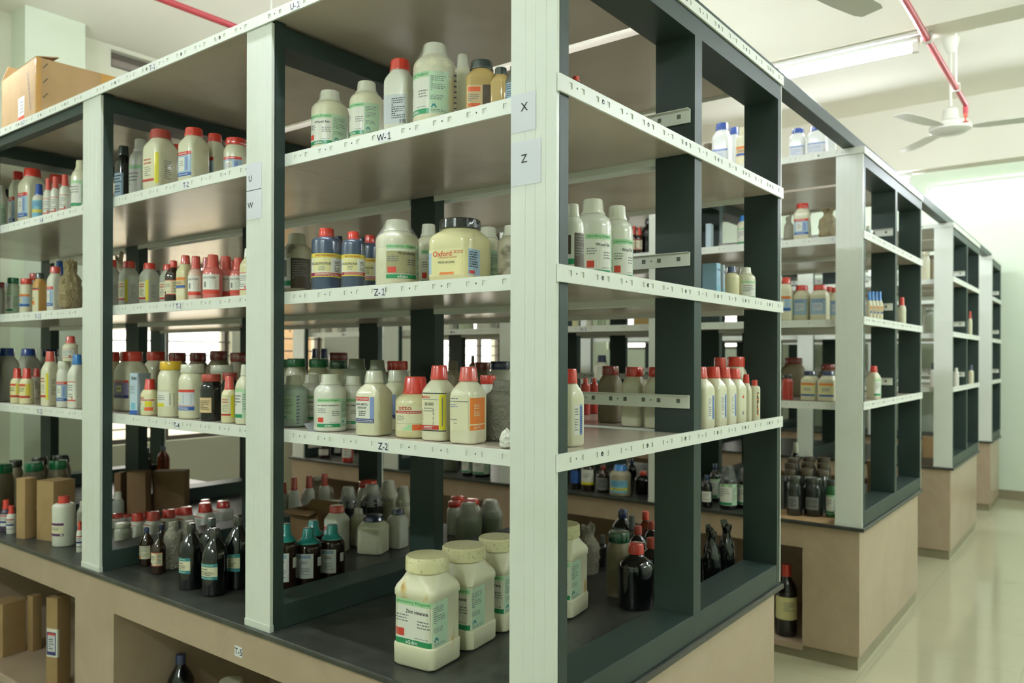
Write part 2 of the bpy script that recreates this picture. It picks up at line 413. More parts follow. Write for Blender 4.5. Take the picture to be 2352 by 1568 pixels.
rackA = make_rack('storage_rack', 0, 'nearest charcoal and white steel rack, its corner post carrying sheets X and Z')
rackB = make_rack('storage_rack', 2.5975, 'second charcoal and white steel rack, across the aisle behind the nearest one')
rackC = make_rack('storage_rack', 5.2245, 'third charcoal and white steel rack, farther along the room', nb=3)
rackD = make_rack('storage_rack', 7.60, 'narrow last steel rack standing against the far green wall', half=True, nb=2)
for x0, n1, hf in ((0, 'nearest', False), (2.5975, 'second', False), (5.2245, 'third', False), (7.60, 'last narrow', True)):
    make_base(x0, 'dark granite counter slab under the %s steel rack' % n1, 'beige marble tiled plinth carrying the %s steel rack' % n1, hf)
# longitudinal beam under the top rail of the bay at shelf S-8
mb = MB(); mb.box(.006, .044, 2.214, 3.148, 2.445, 2.482); mb.build('front_beam', [M_DARK], rackA)
# tags
xr = .0466
for s, y, z in (('W-1', .585, LEV[0]), ('Z-1', .60, LEV[1]), ('Z-2', .585, LEV[2]), ('T-2', 1.555, LEV[0]), ('T-3', 1.60, LEV[1]), ('T-4', 1.61, LEV[2]),
                ('S-8', 2.70, LEV[0]), ('S-11', 2.73, LEV[1]), ('S-12', 2.71, LEV[2])):
    plane_tag(rackA, 'shelf_tag', s, y, z-.0205, xr, .042, .026, .0185)
for s, y in (('U-1', .892), ('T-1', 1.678), ('S-7', 2.75)):
    plane_tag(rackA, 'shelf_tag', s, y, ZT-.018, -.0074, .04, .024, .0175)
for s, y, z in (('M-5', 3.787, LEV[1]), ('M-6', 2.66, LEV[1]), ('O-1', 1.60, LEV[1])):
    plane_tag(rackB, 'shelf_tag', s, y, z-.0205, xr, .042, .026, .0185)
plane_tag(rackA, 'letter_sheet', 'X', .089, 2.045, -.0003, .068, .085, .0185, True, -.003, .012)
plane_tag(rackA, 'letter_sheet', 'Z', .082, 1.932, -.0003, .082, .098, .0185, True, .004, .010)
plane_tag(rackA, 'letter_sheet', 'U', 1.097, 2.041, -.0003, .075, .082, .0185, True, .018, -.004)
plane_tag(rackA, 'letter_sheet', 'W', 1.096, 1.958, -.0003, .077, .088, .0185, True, .018, -.002)
for o in bpy.data.objects:
    if o.name.startswith('tiled_plinth') and abs(o.location.x) < .01:
        mb = MB(); mb.box(.0025, .0035, 1.155, 1.195, .580, .612, 0)
        flat_text(mb, 'T-5', (.0021, 1.175, .596), (0, -1, 0), (0, 0, 1), .02, 1); mb.build('shelf_tag', [M_TAG, M_INK], o)

mb = MB(); mb.box(.02, 7.9, .035, .095, 2.5165, 2.572)
tag(mb.build('tie_beam', [M_DARK], None, bevel=.003), 'long charcoal steel beam tying the rack tops together across the aisles', 'beam')

# ------------------------------------------------------------------ room
XW0, XW1, YW0, YW1, HC = -2.7, 8.50, -3.2, 5.1, 3.866
mb = MB(); mb.box(XW0-.2, XW1+.2, YW0-.2, YW1+.2, -.1, 0); struct(mb.build('floor', [M_FLOOR]))
mb = MB(); mb.box(XW0-.2, XW1+.2, YW0-.2, YW1+.2, HC, HC+.15); struct(mb.build('ceiling', [M_CEIL]))
def wall_y(name, y0, y1, openings, mat):
    """wall in a plane of constant y with rectangular openings (x0,x1,z0,z1)"""
    mb = MB(); xs = sorted({XW0-.2, XW1+.2}|{o[0] for o in openings}|{o[1] for o in openings})
    for a, b in zip(xs[:-1], xs[1:]):
        ops = sorted([(o[2], o[3]) for o in openings if o[0] <= a+1e-6 and o[1] >= b-1e-6]); z = 0
        for z0, z1 in ops:
            if z0 > z: mb.box(a, b, y0, y1, z, z0)
            z = z1
        mb.box(a, b, y0, y1, z, HC)
    return struct(mb.build(name, [mat]))
WIN = [(1.36, 2.52, .82, 2.35), (2.96, 3.52, .75, 2.35), (5.1, 6.32, .95, 2.35), (1.48, 2.3, 3.70, 3.835)]
wall_y('wall_north', YW1, YW1+.2, WIN, M_WALLW)
wall_y('wall_south', YW0-.2, YW0, [], M_WALL)
mb = MB(); mb.box(XW0-.2, XW0, YW0, YW1, 0, HC); struct(mb.build('wall_west', [M_WALL]))
def wall_x(name, x0, x1, op, mat):
    mb = MB(); a, b, z0, z1 = op
    mb.box(x0, x1, YW0, a, 0, HC); mb.box(x0, x1, b, YW1, 0, HC); mb.box(x0, x1, a, b, 0, z0); mb.box(x0, x1, a, b, z1, HC)
    return struct(mb.build(name, [mat]))
wall_x('wall_east', XW1, XW1+.2, (2.6, 4.9, 1.62, 2.5), M_WALL)
mb = MB(); mb.box(.80, 1.19, 4.87, YW1, 0, HC); struct(mb.build('pillar', [M_WALL]))
for i, x in enumerate((-.24, 3.24, 6.72)):
    mb = MB(); mb.box(x, x+.19, YW0, YW1, 3.262, HC); struct(mb.build('trim_%d' % (i+1), [M_CEIL]))
mb = MB(); mb.box(XW1-.012, XW1, YW0, YW1, 0, .10); struct(mb.build('baseboard_east', [M_SKIRT]))
mb = MB(); mb.box(XW0, XW1, YW1-.012, YW1, 0, .10); struct(mb.build('baseboard_north', [M_SKIRT]))
M_PANE = filmmat('window_glass', '#dfe8e4', .9, .05, 0)
def window(n, x0, x1, z0, z1, y, bars, mull):
    root = struct(empty('window_%d' % n, ((x0+x1)/2, y, z0)))
    root['category'] = 'window'; root['label'] = ['barred window behind the cartons, left of the pale pillar strip', 'narrow barred window showing a brown building outside',
        'bright barred window seen between the racks near tag M-6', 'torn edged ventilator slot just below the ceiling', 'high window in the far green wall'][n-1]
    cx = (x0+x1)/2; t = .035
    mb = MB(); ya, yb = .06, .11
    mb.box(x0-cx, x1-cx, ya, yb, 0, t); mb.box(x0-cx, x1-cx, ya, yb, z1-z0-t, z1-z0)
    mb.box(x0-cx, x0-cx+t, ya, yb, t, z1-z0-t); mb.box(x1-cx-t, x1-cx, ya, yb, t, z1-z0-t)
    for q in mull: mb.box(q-cx-.02, q-cx+.02, ya, yb, t, z1-z0-t)
    mb.build('frame', [M_FRAME], root)
    if bars:
        mb = MB(); z = bars
        while z < z1-z0-.05: mb.tube((x0-cx, .035, z), (x1-cx, .035, z), .006, 0, 8); z += bars
        k = int((x1-x0)/.16)
        for i in range(1, k): 
            xx = x0-cx+(x1-x0)*i/k
            mb.tube((xx, .035, z1-z0-.62), (xx, .035, z1-z0-.5), .005, 0, 8)
        mb.build('grille', [M_FRAME], root, smooth=40)
    mb = MB(); mb.box(x0-cx+t, x1-cx-t, .084, .087, t, z1-z0-t); mb.build('pane', [M_PANE], root)
    return root
window(1, *WIN[0], YW1, .115, (1.96, ))
window(2, *WIN[1], YW1, .115, (3.33,))
window(3, *WIN[2], YW1, .115, (5.95,))
window(4, *WIN[3], YW1, 0, ())
w5 = window(5, 2.6, 4.9, 1.62, 2.5, 0, .2, (3.4, 4.2)); w5.location = (XW1, 3.75, 1.62); w5.rotation_euler = (0, 0, -PI/2)
# outside
mb = MB(); mb.box(1.2, 2.7, 5.55, 5.7, 3.62, 4.9); struct(mb.build('trim_4', [pmat('added_slab_dark', '#4a4136', .8)]))  # added slab: darkens the view through the vent, light reaches its reveal from below
mb = MB(); mb.box(5.0, 6.6, 8.6, 8.9, -.2, 3.4); b_ = mb.build('neighbour_building', [pmat('brown_render', '#a88a66', .8, noise_c='#96795a', nscale=3)])
tag(b_, 'brown plastered building outside the narrow barred window', 'building')
mb = MB(); mb.box(-14, 24, 5.4, 30, -.4, -.2); struct(mb.build('ground', [pmat('yard', '#b5a88c', .9)]))

# ------------------------------------------------------------------ lamps, fans, pipes
def tube_light(loc, along, label, dim=False):
    root = empty('wall_lamp_tube' if abs(loc[0]-2.8) > 5.2 or loc[1] < -3 else 'ceiling_tube_light', loc); tag(root, label, 'tube light')
    ax = Vector((0, 1, 0)) if along == 'y' else Vector((1, 0, 0))
    L = 1.2
    mb = MB()
    w = .03
    if along == 'y': mb.box(-w, w, -L/2-.03, L/2+.03, .035, .075)
    else: mb.box(-L/2-.03, L/2+.03, -w, w, .035, .075)
    mb.build('housing', [M_FIX], root, bevel=.004)
    for s in (-1, 1):
        mb = MB(); p = ax*(s*(L/2+.012)); mb.box(p.x-.016, p.x+.016, p.y-.016, p.y+.016, -.02, .036); mb.build('end_cap', [M_FIX], root)
    mb = MB(); mb.tube(ax*(-L/2), ax*(L/2), .014, 0, 14); mb.build('tube', [M_TUBE3 if dim else M_TUBE2 if loc[0] > 8 else M_TUBE], root, smooth=40)
    return root
tube_light((3.33, .52, 3.187), 'y', 'lit tube light under the ceiling beam, above the nearest rack end')
tube_light((8.43, .08, 3.36), 'y', 'lit tube light on the far green wall')
tube_light((-.145, .75, 3.187), 'y', 'tube light under the beam over the camera aisle, near one')
tube_light((-.145, 3.4, 3.187), 'y', 'tube light under the beam over the camera aisle, far one')
tube_light((3.33, 3.6, 3.187), 'y', 'tube light under the middle beam toward the windows')
tube_light((6.81, 1.2, 3.187), 'y', 'tube light under the last beam')
tube_light((XW0+.1, 0, 2.9), 'y', 'tube light on the aisle wall, near one')
tube_light((XW0+.1, 2.9, 2.9), 'y', 'tube light on the aisle wall, far one')
tube_light((3.33, -1.9, 3.187), 'y', 'added fill tube light under the middle beam over the corridor')  # added out of view to brighten the corridor ends of the racks
tube_light((6.81, -1.3, 3.187), 'y', 'added fill tube light under the last beam over the corridor')  # extra tube out of view, added to lift the far corridor
tube_light((8.43, -1.8, 3.36), 'y', 'added fill tube light on the far green wall, corridor side')  # added out of frame for more light on the far wall and floor
tube_light((.9, -1.7, HC-.076), 'x', 'added fill tube light on the ceiling over the corridor, near one', True)  # added fill out of view, lights the front of the second rack
tube_light((4.6, -1.9, HC-.076), 'x', 'added fill tube light on the ceiling over the corridor, far one')  # added fill out of view for the farther corridor and racks
tube_light((2.0, 1.5, HC-.076), 'y', 'added fill tube light on the ceiling over the aisle between first and second rack', True)  # added hidden fill so the aisle faces of the second rack are lit
tube_light((1.2, YW0+.1, 2.9), 'x', 'tube light on the corridor wall, near one')
tube_light((4.6, YW0+.1, 2.9), 'x', 'tube light on the corridor wall, far one')
for i, yy in enumerate((.0,)):
    mb = MB(); mb.tube((3.27, -.16, 3.262-.012), (3.27, 1.4, 3.262-.012), .012, 0, 10)
    tag(mb.build('conduit', [M_FIX], None, smooth=40), 'white conduit running beside the lit tube light on the beam', 'conduit')

def fan(loc, a0, label):
    root = empty('ceiling_fan', loc); tag(root, label, 'ceiling fan')
    x, y, z = loc; top = HC-z
    mb = MB(); mb.tube((0, 0, .1), (0, 0, top), .011, 0, 10); mb.build('rod', [M_FAN], root, smooth=40)
    mb = MB(); mb.lathe([(.055, top), (.06, top-.02), (.035, top-.09), (.02, top-.11)], 0, 20); mb.build('canopy', [M_FAN], root, smooth=40)
    mb = MB(); mb.lathe([(.012, .17), (.05, .15), (.06, .07), (.045, .06), (.13, .045), (.145, .02), (.14, -.005), (.1, -.028), (.02, -.034)], 0, 28); mb.build('motor', [M_FAN], root, smooth=45)
    for k in range(3):
        a = R(a0+120*k); d = Vector((math.cos(a), math.sin(a), 0)); n = Vector((-d.y, d.x, 0))
        mb = MB(); rings = []
        for r, w in ((.13, .025), (.2, .05), (.24, .062), (.45, .066), (.60, .06), (.64, .045)):
            rings.append([d*r+n*w+Vector((0, 0, .012-.003)), d*r-n*w+Vector((0, 0, .012+.003)), d*r-n*w+Vector((0, 0, .008+.003)), d*r+n*w+Vector((0, 0, .008-.003))])
        mb.loft(rings); mb.build('blade', [M_FAN], root)
CA = math.radians(37.4632)
fan((5.172, .01, 3.19), 159, 'white ceiling fan hanging beyond the nearest rack, all of its hub visible')
fan((1.54, .05, 2.95), -17.5, 'white ceiling fan near the camera, only a blade tip in view')

def pipe(y, x0, x1, label, drop):
    root = empty('sprinkler_pipe', (x0, y, 3.225)); tag(root, label, 'pipe')
    mb = MB(); mb.tube((0, 0, 0), (x1-x0, 0, 0), .017, 0, 14)
    mb.build('pipe', [M_RED], root, smooth=40)
    for x in [q for q in (1.2-x0, 3.33-x0, 4.3-x0) if 0 < q < x1-x0]:
        mb = MB(); mb.box(x-.012, x+.012, -.022, .022, -.02, .03); mb.tube((x, 0, .03), (x, 0, HC-3.225 if not (3.2 < x+x0 < 3.45) else .04), .005); mb.build('hanger', [M_FIX], root)
    if drop:
        mb = MB(); mb.tube((x1-x0-.02, 0, 0), (x1-x0-.02, 0, -.06), .016, 0, 12); mb.build('elbow', [M_RED], root, smooth=40)
        mb = MB(); x = x1-x0-.02; mb.tube((x, 0, -.06), (x, 0, -.085), .012); mb.tube((x, 0, -.085), (x, 0, -.115), .005); mb.lathe([(.004, -.112), (.02, -.114), (.02, -.118), (.004, -.119)], 0, 14, x, 0)
        mb.build('sprinkler_head', [pmat('sprinkler_red', '#d65a4a', .3)], root)
    return root
pipe(-.15, -1.2, 4.72, 'red sprinkler pipe above the corridor ending in a sprinkler head', True)
pipe(2.70, -2.0, 3.0, 'red sprinkler pipe crossing above shelf tags T-1 and U-1', True)

# ------------------------------------------------------------------ containers
KIND = dict(   # squareness, profile (height fraction, radius ratio, 1=body shape 0=round), cap rings, ribs
 reag=(1., [(0, .9), (.012, .97), (.035, 1), (.66, 1), (.70, .985), (.735, .94), (.77, .85), (.80, .70), (.815, .62), (.84, .58)], [(.815, .66), (.825, .67), (.865, .57), (.985, .53), (1, .49)], 1),
 tall=(1., [(0, .9), (.012, .97), (.035, 1), (.70, 1), (.735, .975), (.765, .92), (.80, .8), (.83, .68), (.85, .6), (.87, .55)], [(.84, .62), (.855, .62), (.89, .55), (.985, .50), (1, .46)], 1),
 film=(1., [(0, .9), (.012, .97), (.035, 1), (.58, 1), (.63, .98), (.68, .93), (.72, .82), (.75, .66), (.77, .56), (.80, .52)], [(.80, .54), (.85, .54), (.985, .52), (1, .48)], 1),
 dilute=(1., [(0, .92), (.012, .98), (.03, 1), (.77, 1), (.80, .985), (.825, .93), (.845, .80), (.855, .62), (.87, .5)], [(.855, .57), (.875, .57), (.885, .5), (.985, .49), (1, .46)], 1),
 small=(1., [(0, .9), (.015, .97), (.04, 1), (.55, 1), (.60, .975), (.65, .9), (.69, .76), (.715, .62), (.73, .54)], [(.715, .64), (.75, .64), (.775, .58), (.97, .53), (1, .48)], 1),
 sqbot=(.42, [(0, .88, 1), (.012, .95, 1), (.035, 1, 1), (.60, 1, 1), (.645, .985, 1), (.69, .93, .85), (.745, .80, .5), (.79, .66, .15), (.81, .58, 0), (.83, .54, 0)], [(.815, .66), (.83, .66), (.86, .62), (.975, .56), (1, .51)], 0),
 sqjar=(.40, [(0, .88, 1), (.012, .95, 1), (.035, 1, 1), (.66, 1, 1), (.70, .99, 1), (.74, .95, .85), (.79, .86, .5), (.83, .76, .1), (.85, .72, 0), (.87, .68, 0)], [(.855, .78), (.865, .79), (.89, .75), (.975, .72), (1, .66)], 1),
 sqjarw=(.40, [(0, .88, 1), (.012, .95, 1), (.035, 1, 1), (.62, 1, 1), (.67, .99, 1), (.72, .96, .85), (.77, .9, .5), (.81, .82, .1), (.83, .78, 0), (.85, .74, 0)], [(.84, .82), (.85, .84), (.98, .82), (1, .77)], 1),
 tubcap=(.5, [(0, .88, 1), (.012, .95, 1), (.035, 1, 1), (.52, 1, 1), (.57, .98, 1), (.62, .92, .8), (.67, .82, .3), (.70, .76, 0), (.72, .74, 0), (.74, .72, 0)], [(.70, .84), (.735, .85), (.78, .80), (.965, .76), (1, .68)], 1),
 jar=(1., [(0, .9), (.012, .96), (.035, 1), (.66, 1), (.71, .985), (.75, .95), (.79, .88), (.82, .82), (.84, .78), (.86, .76)], [(.845, .85), (.855, .87), (.98, .86), (1, .81)], 1),
 big=(.30, [(0, .86, 1), (.008, .93, 1), (.025, .985, 1), (.19, 1, 1), (.203, .985, 1), (.208, .95, 1), (.64, .95, 1), (.652, .985, 1), (.70, .985, 1), (.735, .94, .95), (.79, .83, .6), (.835, .80, .15), (.85, .77, 0), (.868, .75, 0)], [(.862, .84), (.868, .86), (.985, .85), (1, .80)], 0),
 glass=(1., [(0, .9), (.01, .97), (.03, 1), (.56, 1), (.62, .98), (.68, .9), (.75, .70), (.81, .48), (.86, .36), (.88, .34)], [(.875, .40), (.885, .40), (.985, .38), (1, .34)], 1),
 glass2=(1., [(0, .92), (.01, .98), (.03, 1), (.60, 1), (.65, .98), (.70, .90), (.755, .70), (.80, .46), (.83, .38), (.86, .36)], [(.835, .44), (.85, .45), (.98, .42), (1, .38)], 1),
 teal=(1., [(0, .92), (.01, .98), (.03, 1), (.64, 1), (.68, .98), (.71, .92), (.74, .8), (.765, .66), (.78, .55), (.80, .5)], [(.735, .82), (.765, .80), (.80, .60), (.835, .46), (.985, .40), (1, .36)], 1),
)
KIND['wrapb'] = KIND['reag']
def rrect(a, b, c, n):
    """rounded rectangle outline, half sizes a (x) and b (y), corner radius c; starts at the middle of the +x face side"""
    pts = []; k = n//4
    for q, (sx, sy, t0) in enumerate(((1, -1, -PI/2), (1, 1, 0), (-1, 1, PI/2), (-1, -1, PI))):
        for i in range(k):
            t = t0+(PI/2)*i/(k-1)
            pts.append((sx*(a-c)+c*math.cos(t), sy*(b-c)+c*math.sin(t)))
    return pts
class Lab:
    """printed label wrapped on the straight part of a container; u in half widths round from the front, v in heights"""
    def __init__(s, a, b, c, h): s.a, s.b, s.c, s.h = a, b, c, h; s.mb = MB(); s.n = 0
    def pt(s, u, v, off):
        a, b, c = s.a, s.b, s.c; d = u*b; sg = 1 if d >= 0 else -1; d = abs(d)
        f = b-c
        if d <= f: x, y = a+off, d
        elif d <= f+c*PI/2:
            t = (d-f)/max(c, 1e-6); x, y = a-c+(c+off)*math.cos(t), f+(c+off)*math.sin(t)
        else:
            e = d-f-c*PI/2; x, y = a-c-e, b+off
        return (x, y*sg, v*s.h)
    def rect(s, u0, u1, v0, v1, m, lay=0):
        off = .0003+.00022*lay; k = max(1, int(math.ceil((u1-u0)/.13))) if s.c > 0 else max(1, int(math.ceil((u1-u0)/.25)))
        brk = sorted({u0+(u1-u0)*i/k for i in range(k+1)}|{q for q in ((-1, 1) if s.c == 0 else ()) if u0 < q < u1})
        mi = s.mb.mi(lmat(m))
        for p, q in zip(brk[:-1], brk[1:]):
            s.mb.face([s.pt(p, v0, off), s.pt(q, v0, off), s.pt(q, v1, off), s.pt(p, v1, off)], mi)
    def text(s, t, u0, u1, v0, v1, m, lay=3):
        vs, tr, asp = text_tris(t); off = .0003+.00022*lay; mi = s.mb.mi(lmat(m)); b = len(s.mb.v)
        s.mb.v += [s.pt(u0+(u1-u0)*x, v0+(v1-v0)*y, off) for x, y in vs]
        for q in tr: s.mb.f.append([b+i for i in q]); s.mb.m.append(mi)
    def lines(s, u0, u1, v0, v1, n, m='grey', lay=2, fill=.8):
        st = (v1-v0)/n; th = st*.42
        for i in range(n):
            v = v1-st*(i+.7); u = u0; end = u0+(u1-u0)*(fill+(1-fill)*random.random()) if i % 4 != 3 else u0+(u1-u0)*.5*random.random()+.1*(u1-u0)
            while u < end-.02:
                w = min(end-u, .05+.13*random.random()); s.rect(u, u+w, v, v+th, m, lay); u += w+.035
    def dotted(s, u, v0, v1, n, m, w=.06):
        for i in range(n):
            v = v0+(v1-v0)*i/n; s.rect(u-w/2+.02*random.random(), u+w/2, v, v+(v1-v0)/n*.55, m, 2)

def style(L, k):
    r, t, ln = L.rect, L.text, L.lines
    def golden(v0, v1, name=None, head=True, big=False, red=True, sqr=False):
        H = v1-v0
        if sqr:
            r0, t0, ln0 = L.rect, L.text, L.lines; f = lambda u: -.98+(u+1.15)*1.92/1.55 if u <= .4 else .94+(u-.4)*1.0
            r = lambda u0, u1, *a: r0(f(u0), f(u1), *a)
            t = lambda q, u0, u1, *a: t0(q, f(u0), f(u1), *a)
            ln = lambda u0, u1, *a, **k: ln0(f(u0), f(u1), *a, **k)
        else: r, t, ln = L.rect, L.text, L.lines
        r(-1.15, .40, v0, v1, 'paper'); r(.40, 1.35, v0, v1, 'pgreen')
        r(-1.15, .40, v1-.13*H, v1, 'lgreen', 1); r(-1.15, .40, v0, v0+.12*H, 'green', 1)
        if head: t('Laboratory Reagent', -1.08, .34, v1-.105*H, v1-.025*H, 'gtext')
        if name: t(name, -.62, .28, v1-.30*H, v1-.22*H, 'ink')
        ln(-1.08, -.5, v1-.52*H, v1-.33*H, 3); ln(-.15, .34, v1-.62*H, v1-.42*H, 3, fill=.9); ln(-.25, .34, v0+.15*H, v0+.19*H, 1)
        if red: r(-1.08, -.68, v0+.17*H, v0+.34*H, 'red', 1)
        t('eSdm', -.62, -.14, v0+.02*H, v0+.10*H, 'white')
        ln(.48, 1.18, v1-.48*H, v1-.10*H, 8); ln(.48, 1.1, v1-.68*H, v1-.56*H, 3)
        s = .09*H; r(.55, .70, v0+.17*H, v0+.22*H, 'teal', 1); r(.50, .57, v0+.13*H, v0+.17*H, 'teal', 1); r(.68, .75, v0+.13*H, v0+.17*H, 'teal', 1)
        ln(.5, 1.25, v0+.03*H, v0+.10*H, 2)
    if k == 'lab': golden(.08, .56, 'Wool fat')
    elif k == 'lab2': golden(.10, .60, None, red=False)
    elif k == 'labr': golden(.10, .58, 'zinc oxalate')
    elif k == 'labh':
        golden(.08, .58, None); t('zinc sulphate, heptahydrate', -1.1, .3, .445, .475, 'ink')
    elif k == 'wool':
        golden(.09, .60, 'Wool alcohol'); r(-1.15, .40, .16, .50, 'ybox', 0)
    elif k == 'wool2': golden(.09, .60, 'Wool alcohol')
    elif k == 'woolfat': golden(.06, .56, 'Wool fat')
    elif k == 'zincox': golden(.215, .63, 'Zinc stearate', sqr=True)
    elif k == 'dirtylab':
        r(-1.3, .1, .10, .58, 'paper'); r(.1, 1.5, .10, .58, 'brown'); r(-1.3, .1, .14, .22, 'green', 1); ln(.2, 1.3, .25, .55, 8, 'grey'); r(-.75, -.2, .28, .55, 'brown', 1)
    elif k == 'labs':
        r(-1.1, .5, .10, .60, 'paper'); r(-1.1, .5, .54, .60, 'lgreen', 1); r(-1.1, .5, .11, .17, 'green', 1); r(.5, 1.3, .10, .60, 'pgreen'); ln(-.9, .3, .3, .5, 4); ln(.55, 1.2, .2, .52, 8)
    elif k == 'plainsilver':
        r(-1.0, 1.0, .12, .5, 'silver'); ln(-.2, .9, .18, .46, 10, 'ink'); r(.45, .9, .12, .17, 'grey', 2)
    elif k == 'brownlab':
        r(-.9, .9, .18, .56, 'tan'); r(-.8, 0, .46, .53, 'orange2', 1); r(-.8, 0, .22, .27, 'orange2', 1); r(.15, .9, .18, .56, 'brown', 1); ln(-.8, 0, .3, .42, 4)
    elif k == 'bluelab':
        r(-1.1, 1.1, .16, .56, 'lblue'); ln(-1.0, 1.0, .40, .54, 3, 'ink'); ln(-.9, .8, .2, .38, 4, 'ink')
    elif k == 'dilute':
        r(-1.5, 1.5, .20, .58, 'paper'); r(-1.5, 1.5, .51, .58, 'yel2', 1); t('ANALYTICAL REAGENT', -.7, .75, .53, .56, 'red2'); r(-.9, .45, .29, .50, 'ybox', 1)
        t('W.B.C.DILUTING FLUID', -1.1, .45, .395, .435, 'ink'); ln(-.4, .1, .3, .38, 3); ln(.7, 1.2, .28, .46, 7, 'ink')
        r(-1.5, 1.5, .215, .27, 'red2', 1); r(-1.5, 1.5, .20, .213, 'yellow', 1); ln(-.7, 1.2, .22, .262, 2, 'paper'); r(-.95, -.8, .225, .262, 'navy', 2)
    elif k == 'oxford':
        r(-.98, 1.7, .08, .50, 'cream'); r(-.7, .95, .09, .49, 'ybox', 1); r(-.98, -.7, .12, .45, 'lblue', 1); r(.95, 1.7, .09, .49, 'lblue', 1)
        t('Oxford', -.62, .25, .385, .47, 'red', 4); ln(.35, .85, .42, .47, 2, 'red2', 3); t('LABORATORY REAGENT', -.32, .5, .355, .375, 'red2', 4); t('WOOL ALCOHOL', -.38, .4, .275, .31, 'ink', 4)
        r(-.3, .35, .11, .14, 'orange', 2); ln(-.35, .45, .09, .11, 1, 'orange', 3); ln(1.0, 1.6, .2, .46, 7, 'ink', 3); r(1.0, 1.3, .11, .16, 'red', 2)
    elif k == 'zinc':
        r(-.85, .75, .20, .60, 'paper'); r(-.85, .35, .54, .60, 'red', 1); t('ANALYTICAL REAGENT', -.8, .3, .555, .585, 'white'); r(.42, .75, .20, .60, 'peri', 1)
        t('ZINC (METAL)', -.75, .25, .46, .50, 'ink'); t('GRANULAR', -.6, .1, .415, .45, 'ink'); ln(-.5, .1, .30, .39, 3, 'ink'); r(-.85, .75, .20, .265, 'navy', 2); ln(-.8, .7, .205, .255, 2, 'white', 3)
    elif k == 'mobi':
        r(-.98, 1.2, .13, .63, 'cream'); r(-.98, 1.2, .625, .64, 'ink', 1); r(-.98, 1.2, .13, .145, 'ink', 1); r(.66, 1.15, .15, .62, 'yellow', 1); t('Mobilise', -.85, -.1, .565, .605, 'red')
        r(-.88, .6, .545, .552, 'grey', 1); t('ZINC SULPHATE', -.55, .2, .47, .51, 'ink'); r(-.98, .64, .15, .21, 'red2', 1); ln(-.6, .2, .16, .20, 2, 'white', 2); ln(-.6, .3, .38, .45, 2)
        r(.85, .93, .2, .58, 'grey', 2)
        for i in range(16): r(-.8+.03*(i % 4)-.004*i, -.72+.03*(i % 3), .22+.013*i, .228+.013*i, 'brown', 2); r(.12+.02*(i % 5), .2+.02*(i % 4), .22+.013*i, .226+.013*i, 'brown', 2)
    elif k == 'orange':
        r(-.98, 2.4, .17, .62, 'cream'); r(.72, 2.3, .26, .60, 'orange', 1); r(.72, 2.3, .18, .245, 'orange', 1); r(-.98, .6, .545, .556, 'grey', 1); ln(1.0, 1.7, .36, .52, 7, 'cream', 2); ln(1.0, 1.8, .2, .23, 2, 'cream', 2)
        ln(-.8, -.2, .47, .52, 2, 'blue'); ln(-.8, -.1, .575, .60, 1, 'blue'); r(.6, .62, .19, .6, 'grey', 1); ln(-.5, -.2, .25, .28, 1); ln(-.9, -.1, .3, .33, 1)
    elif k in ('otto', 'ottos'):
        r(-1.05, 1.1, .12, .52, 'cream'); t('otto', -.75, .02, .46, .52, 'red2'); r(-1.05, 1.1, .405, .445, 'red2', 1); ln(-.8, .8, .412, .438, 1, 'white', 2); r(-1.05, 1.1, .235, .24, 'grey', 1)
        ln(-.9, -.35, .28, .37, 3); r(-.5, .02, .13, .16, 'lgreen', 1); r(-.35, .02, .16, .19, 'lgreen', 1); r(-.18, .02, .19, .225, 'lgreen', 1); r(.04, 1.0, .13, .225, 'orange2', 1)
        if k == 'ottos': r(.1, .9, .25, .39, 'yellow', 1)
    elif k == 'redblue':
        r(-.9, .9, .14, .56, 'lblue'); r(-.9, .9, .50, .56, 'red', 1); r(-.9, .9, .14, .20, 'blue', 1); r(-.65, .1, .23, .47, 'paper', 1); ln(-.5, 0, .28, .42, 4); r(.25, .55, .24, .46, 'peri', 1); ln(-.6, .6, .155, .185, 1, 'white', 2); ln(-.6, .5, .515, .545, 1, 'white', 2)
    elif k == 'redbluep':
        r(-.9, .75, .16, .54, 'silver'); r(-.9, .75, .49, .54, 'red', 1); r(-.9, .75, .16, .225, 'blue', 1); r(-.9, .75, .235, .245, 'red', 1); r(-.9, -.4, .3, .42, 'cream', 1); ln(-.85, -.5, .35, .38, 1, 'ink'); L.dotted(-.1, .28, .46, 9, 'grey'); L.dotted(.5, .28, .46, 9, 'grey'); ln(-.6, .5, .17, .215, 2, 'white', 2)
    elif k == 'smallred':
        r(-.8, .8, .22, .58, 'paper'); r(-.8, .8, .55, .58, 'red', 1); ln(-.3, .6, .26, .5, 7, 'ink')
    elif k == 'yellowv':
        r(-.9, .6, .16, .56, 'cream'); r(.62, .98, .12, .60, 'yellow', 1); ln(-.6, .4, .42, .53, 2, 'red2'); ln(-.5, .3, .24, .4, 5); r(-.9, .6, .16, .20, 'red2', 1); ln(1.4, 2.1, .2, .5, 9, 'grey')
    elif k == 'redline':
        r(-1, 1, .14, .50, 'paper'); r(-1, 1, .485, .50, 'red', 1); r(-1, 1, .14, .165, 'red', 1); ln(-.8, .7, .2, .45, 6); r(.3, .55, .17, .23, 'red', 1)
    elif k == 'orangeblue':
        r(-1, 1, .14, .52, 'tan'); r(-1, 1, .47, .52, 'orange', 1); r(-1, 1, .30, .355, 'blue', 1); ln(-.6, .5, .38, .44, 2, 'ink'); r(-1, 1, .14, .28, 'cream', 1)
    elif k == 'whites':
        r(-1, 1, .18, .5, 'paper'); ln(-.7, .7, .22, .46, 6)
    elif k == 'bluestrip':
        r(-.45, .2, .15, .54, 'paper'); r(.25, .55, .15, .54, 'peri', 1); L.dotted(.4, .18, .52, 12, 'blue', .2); ln(-.4, .1, .2, .5, 9)
    elif k == 'redsmall':
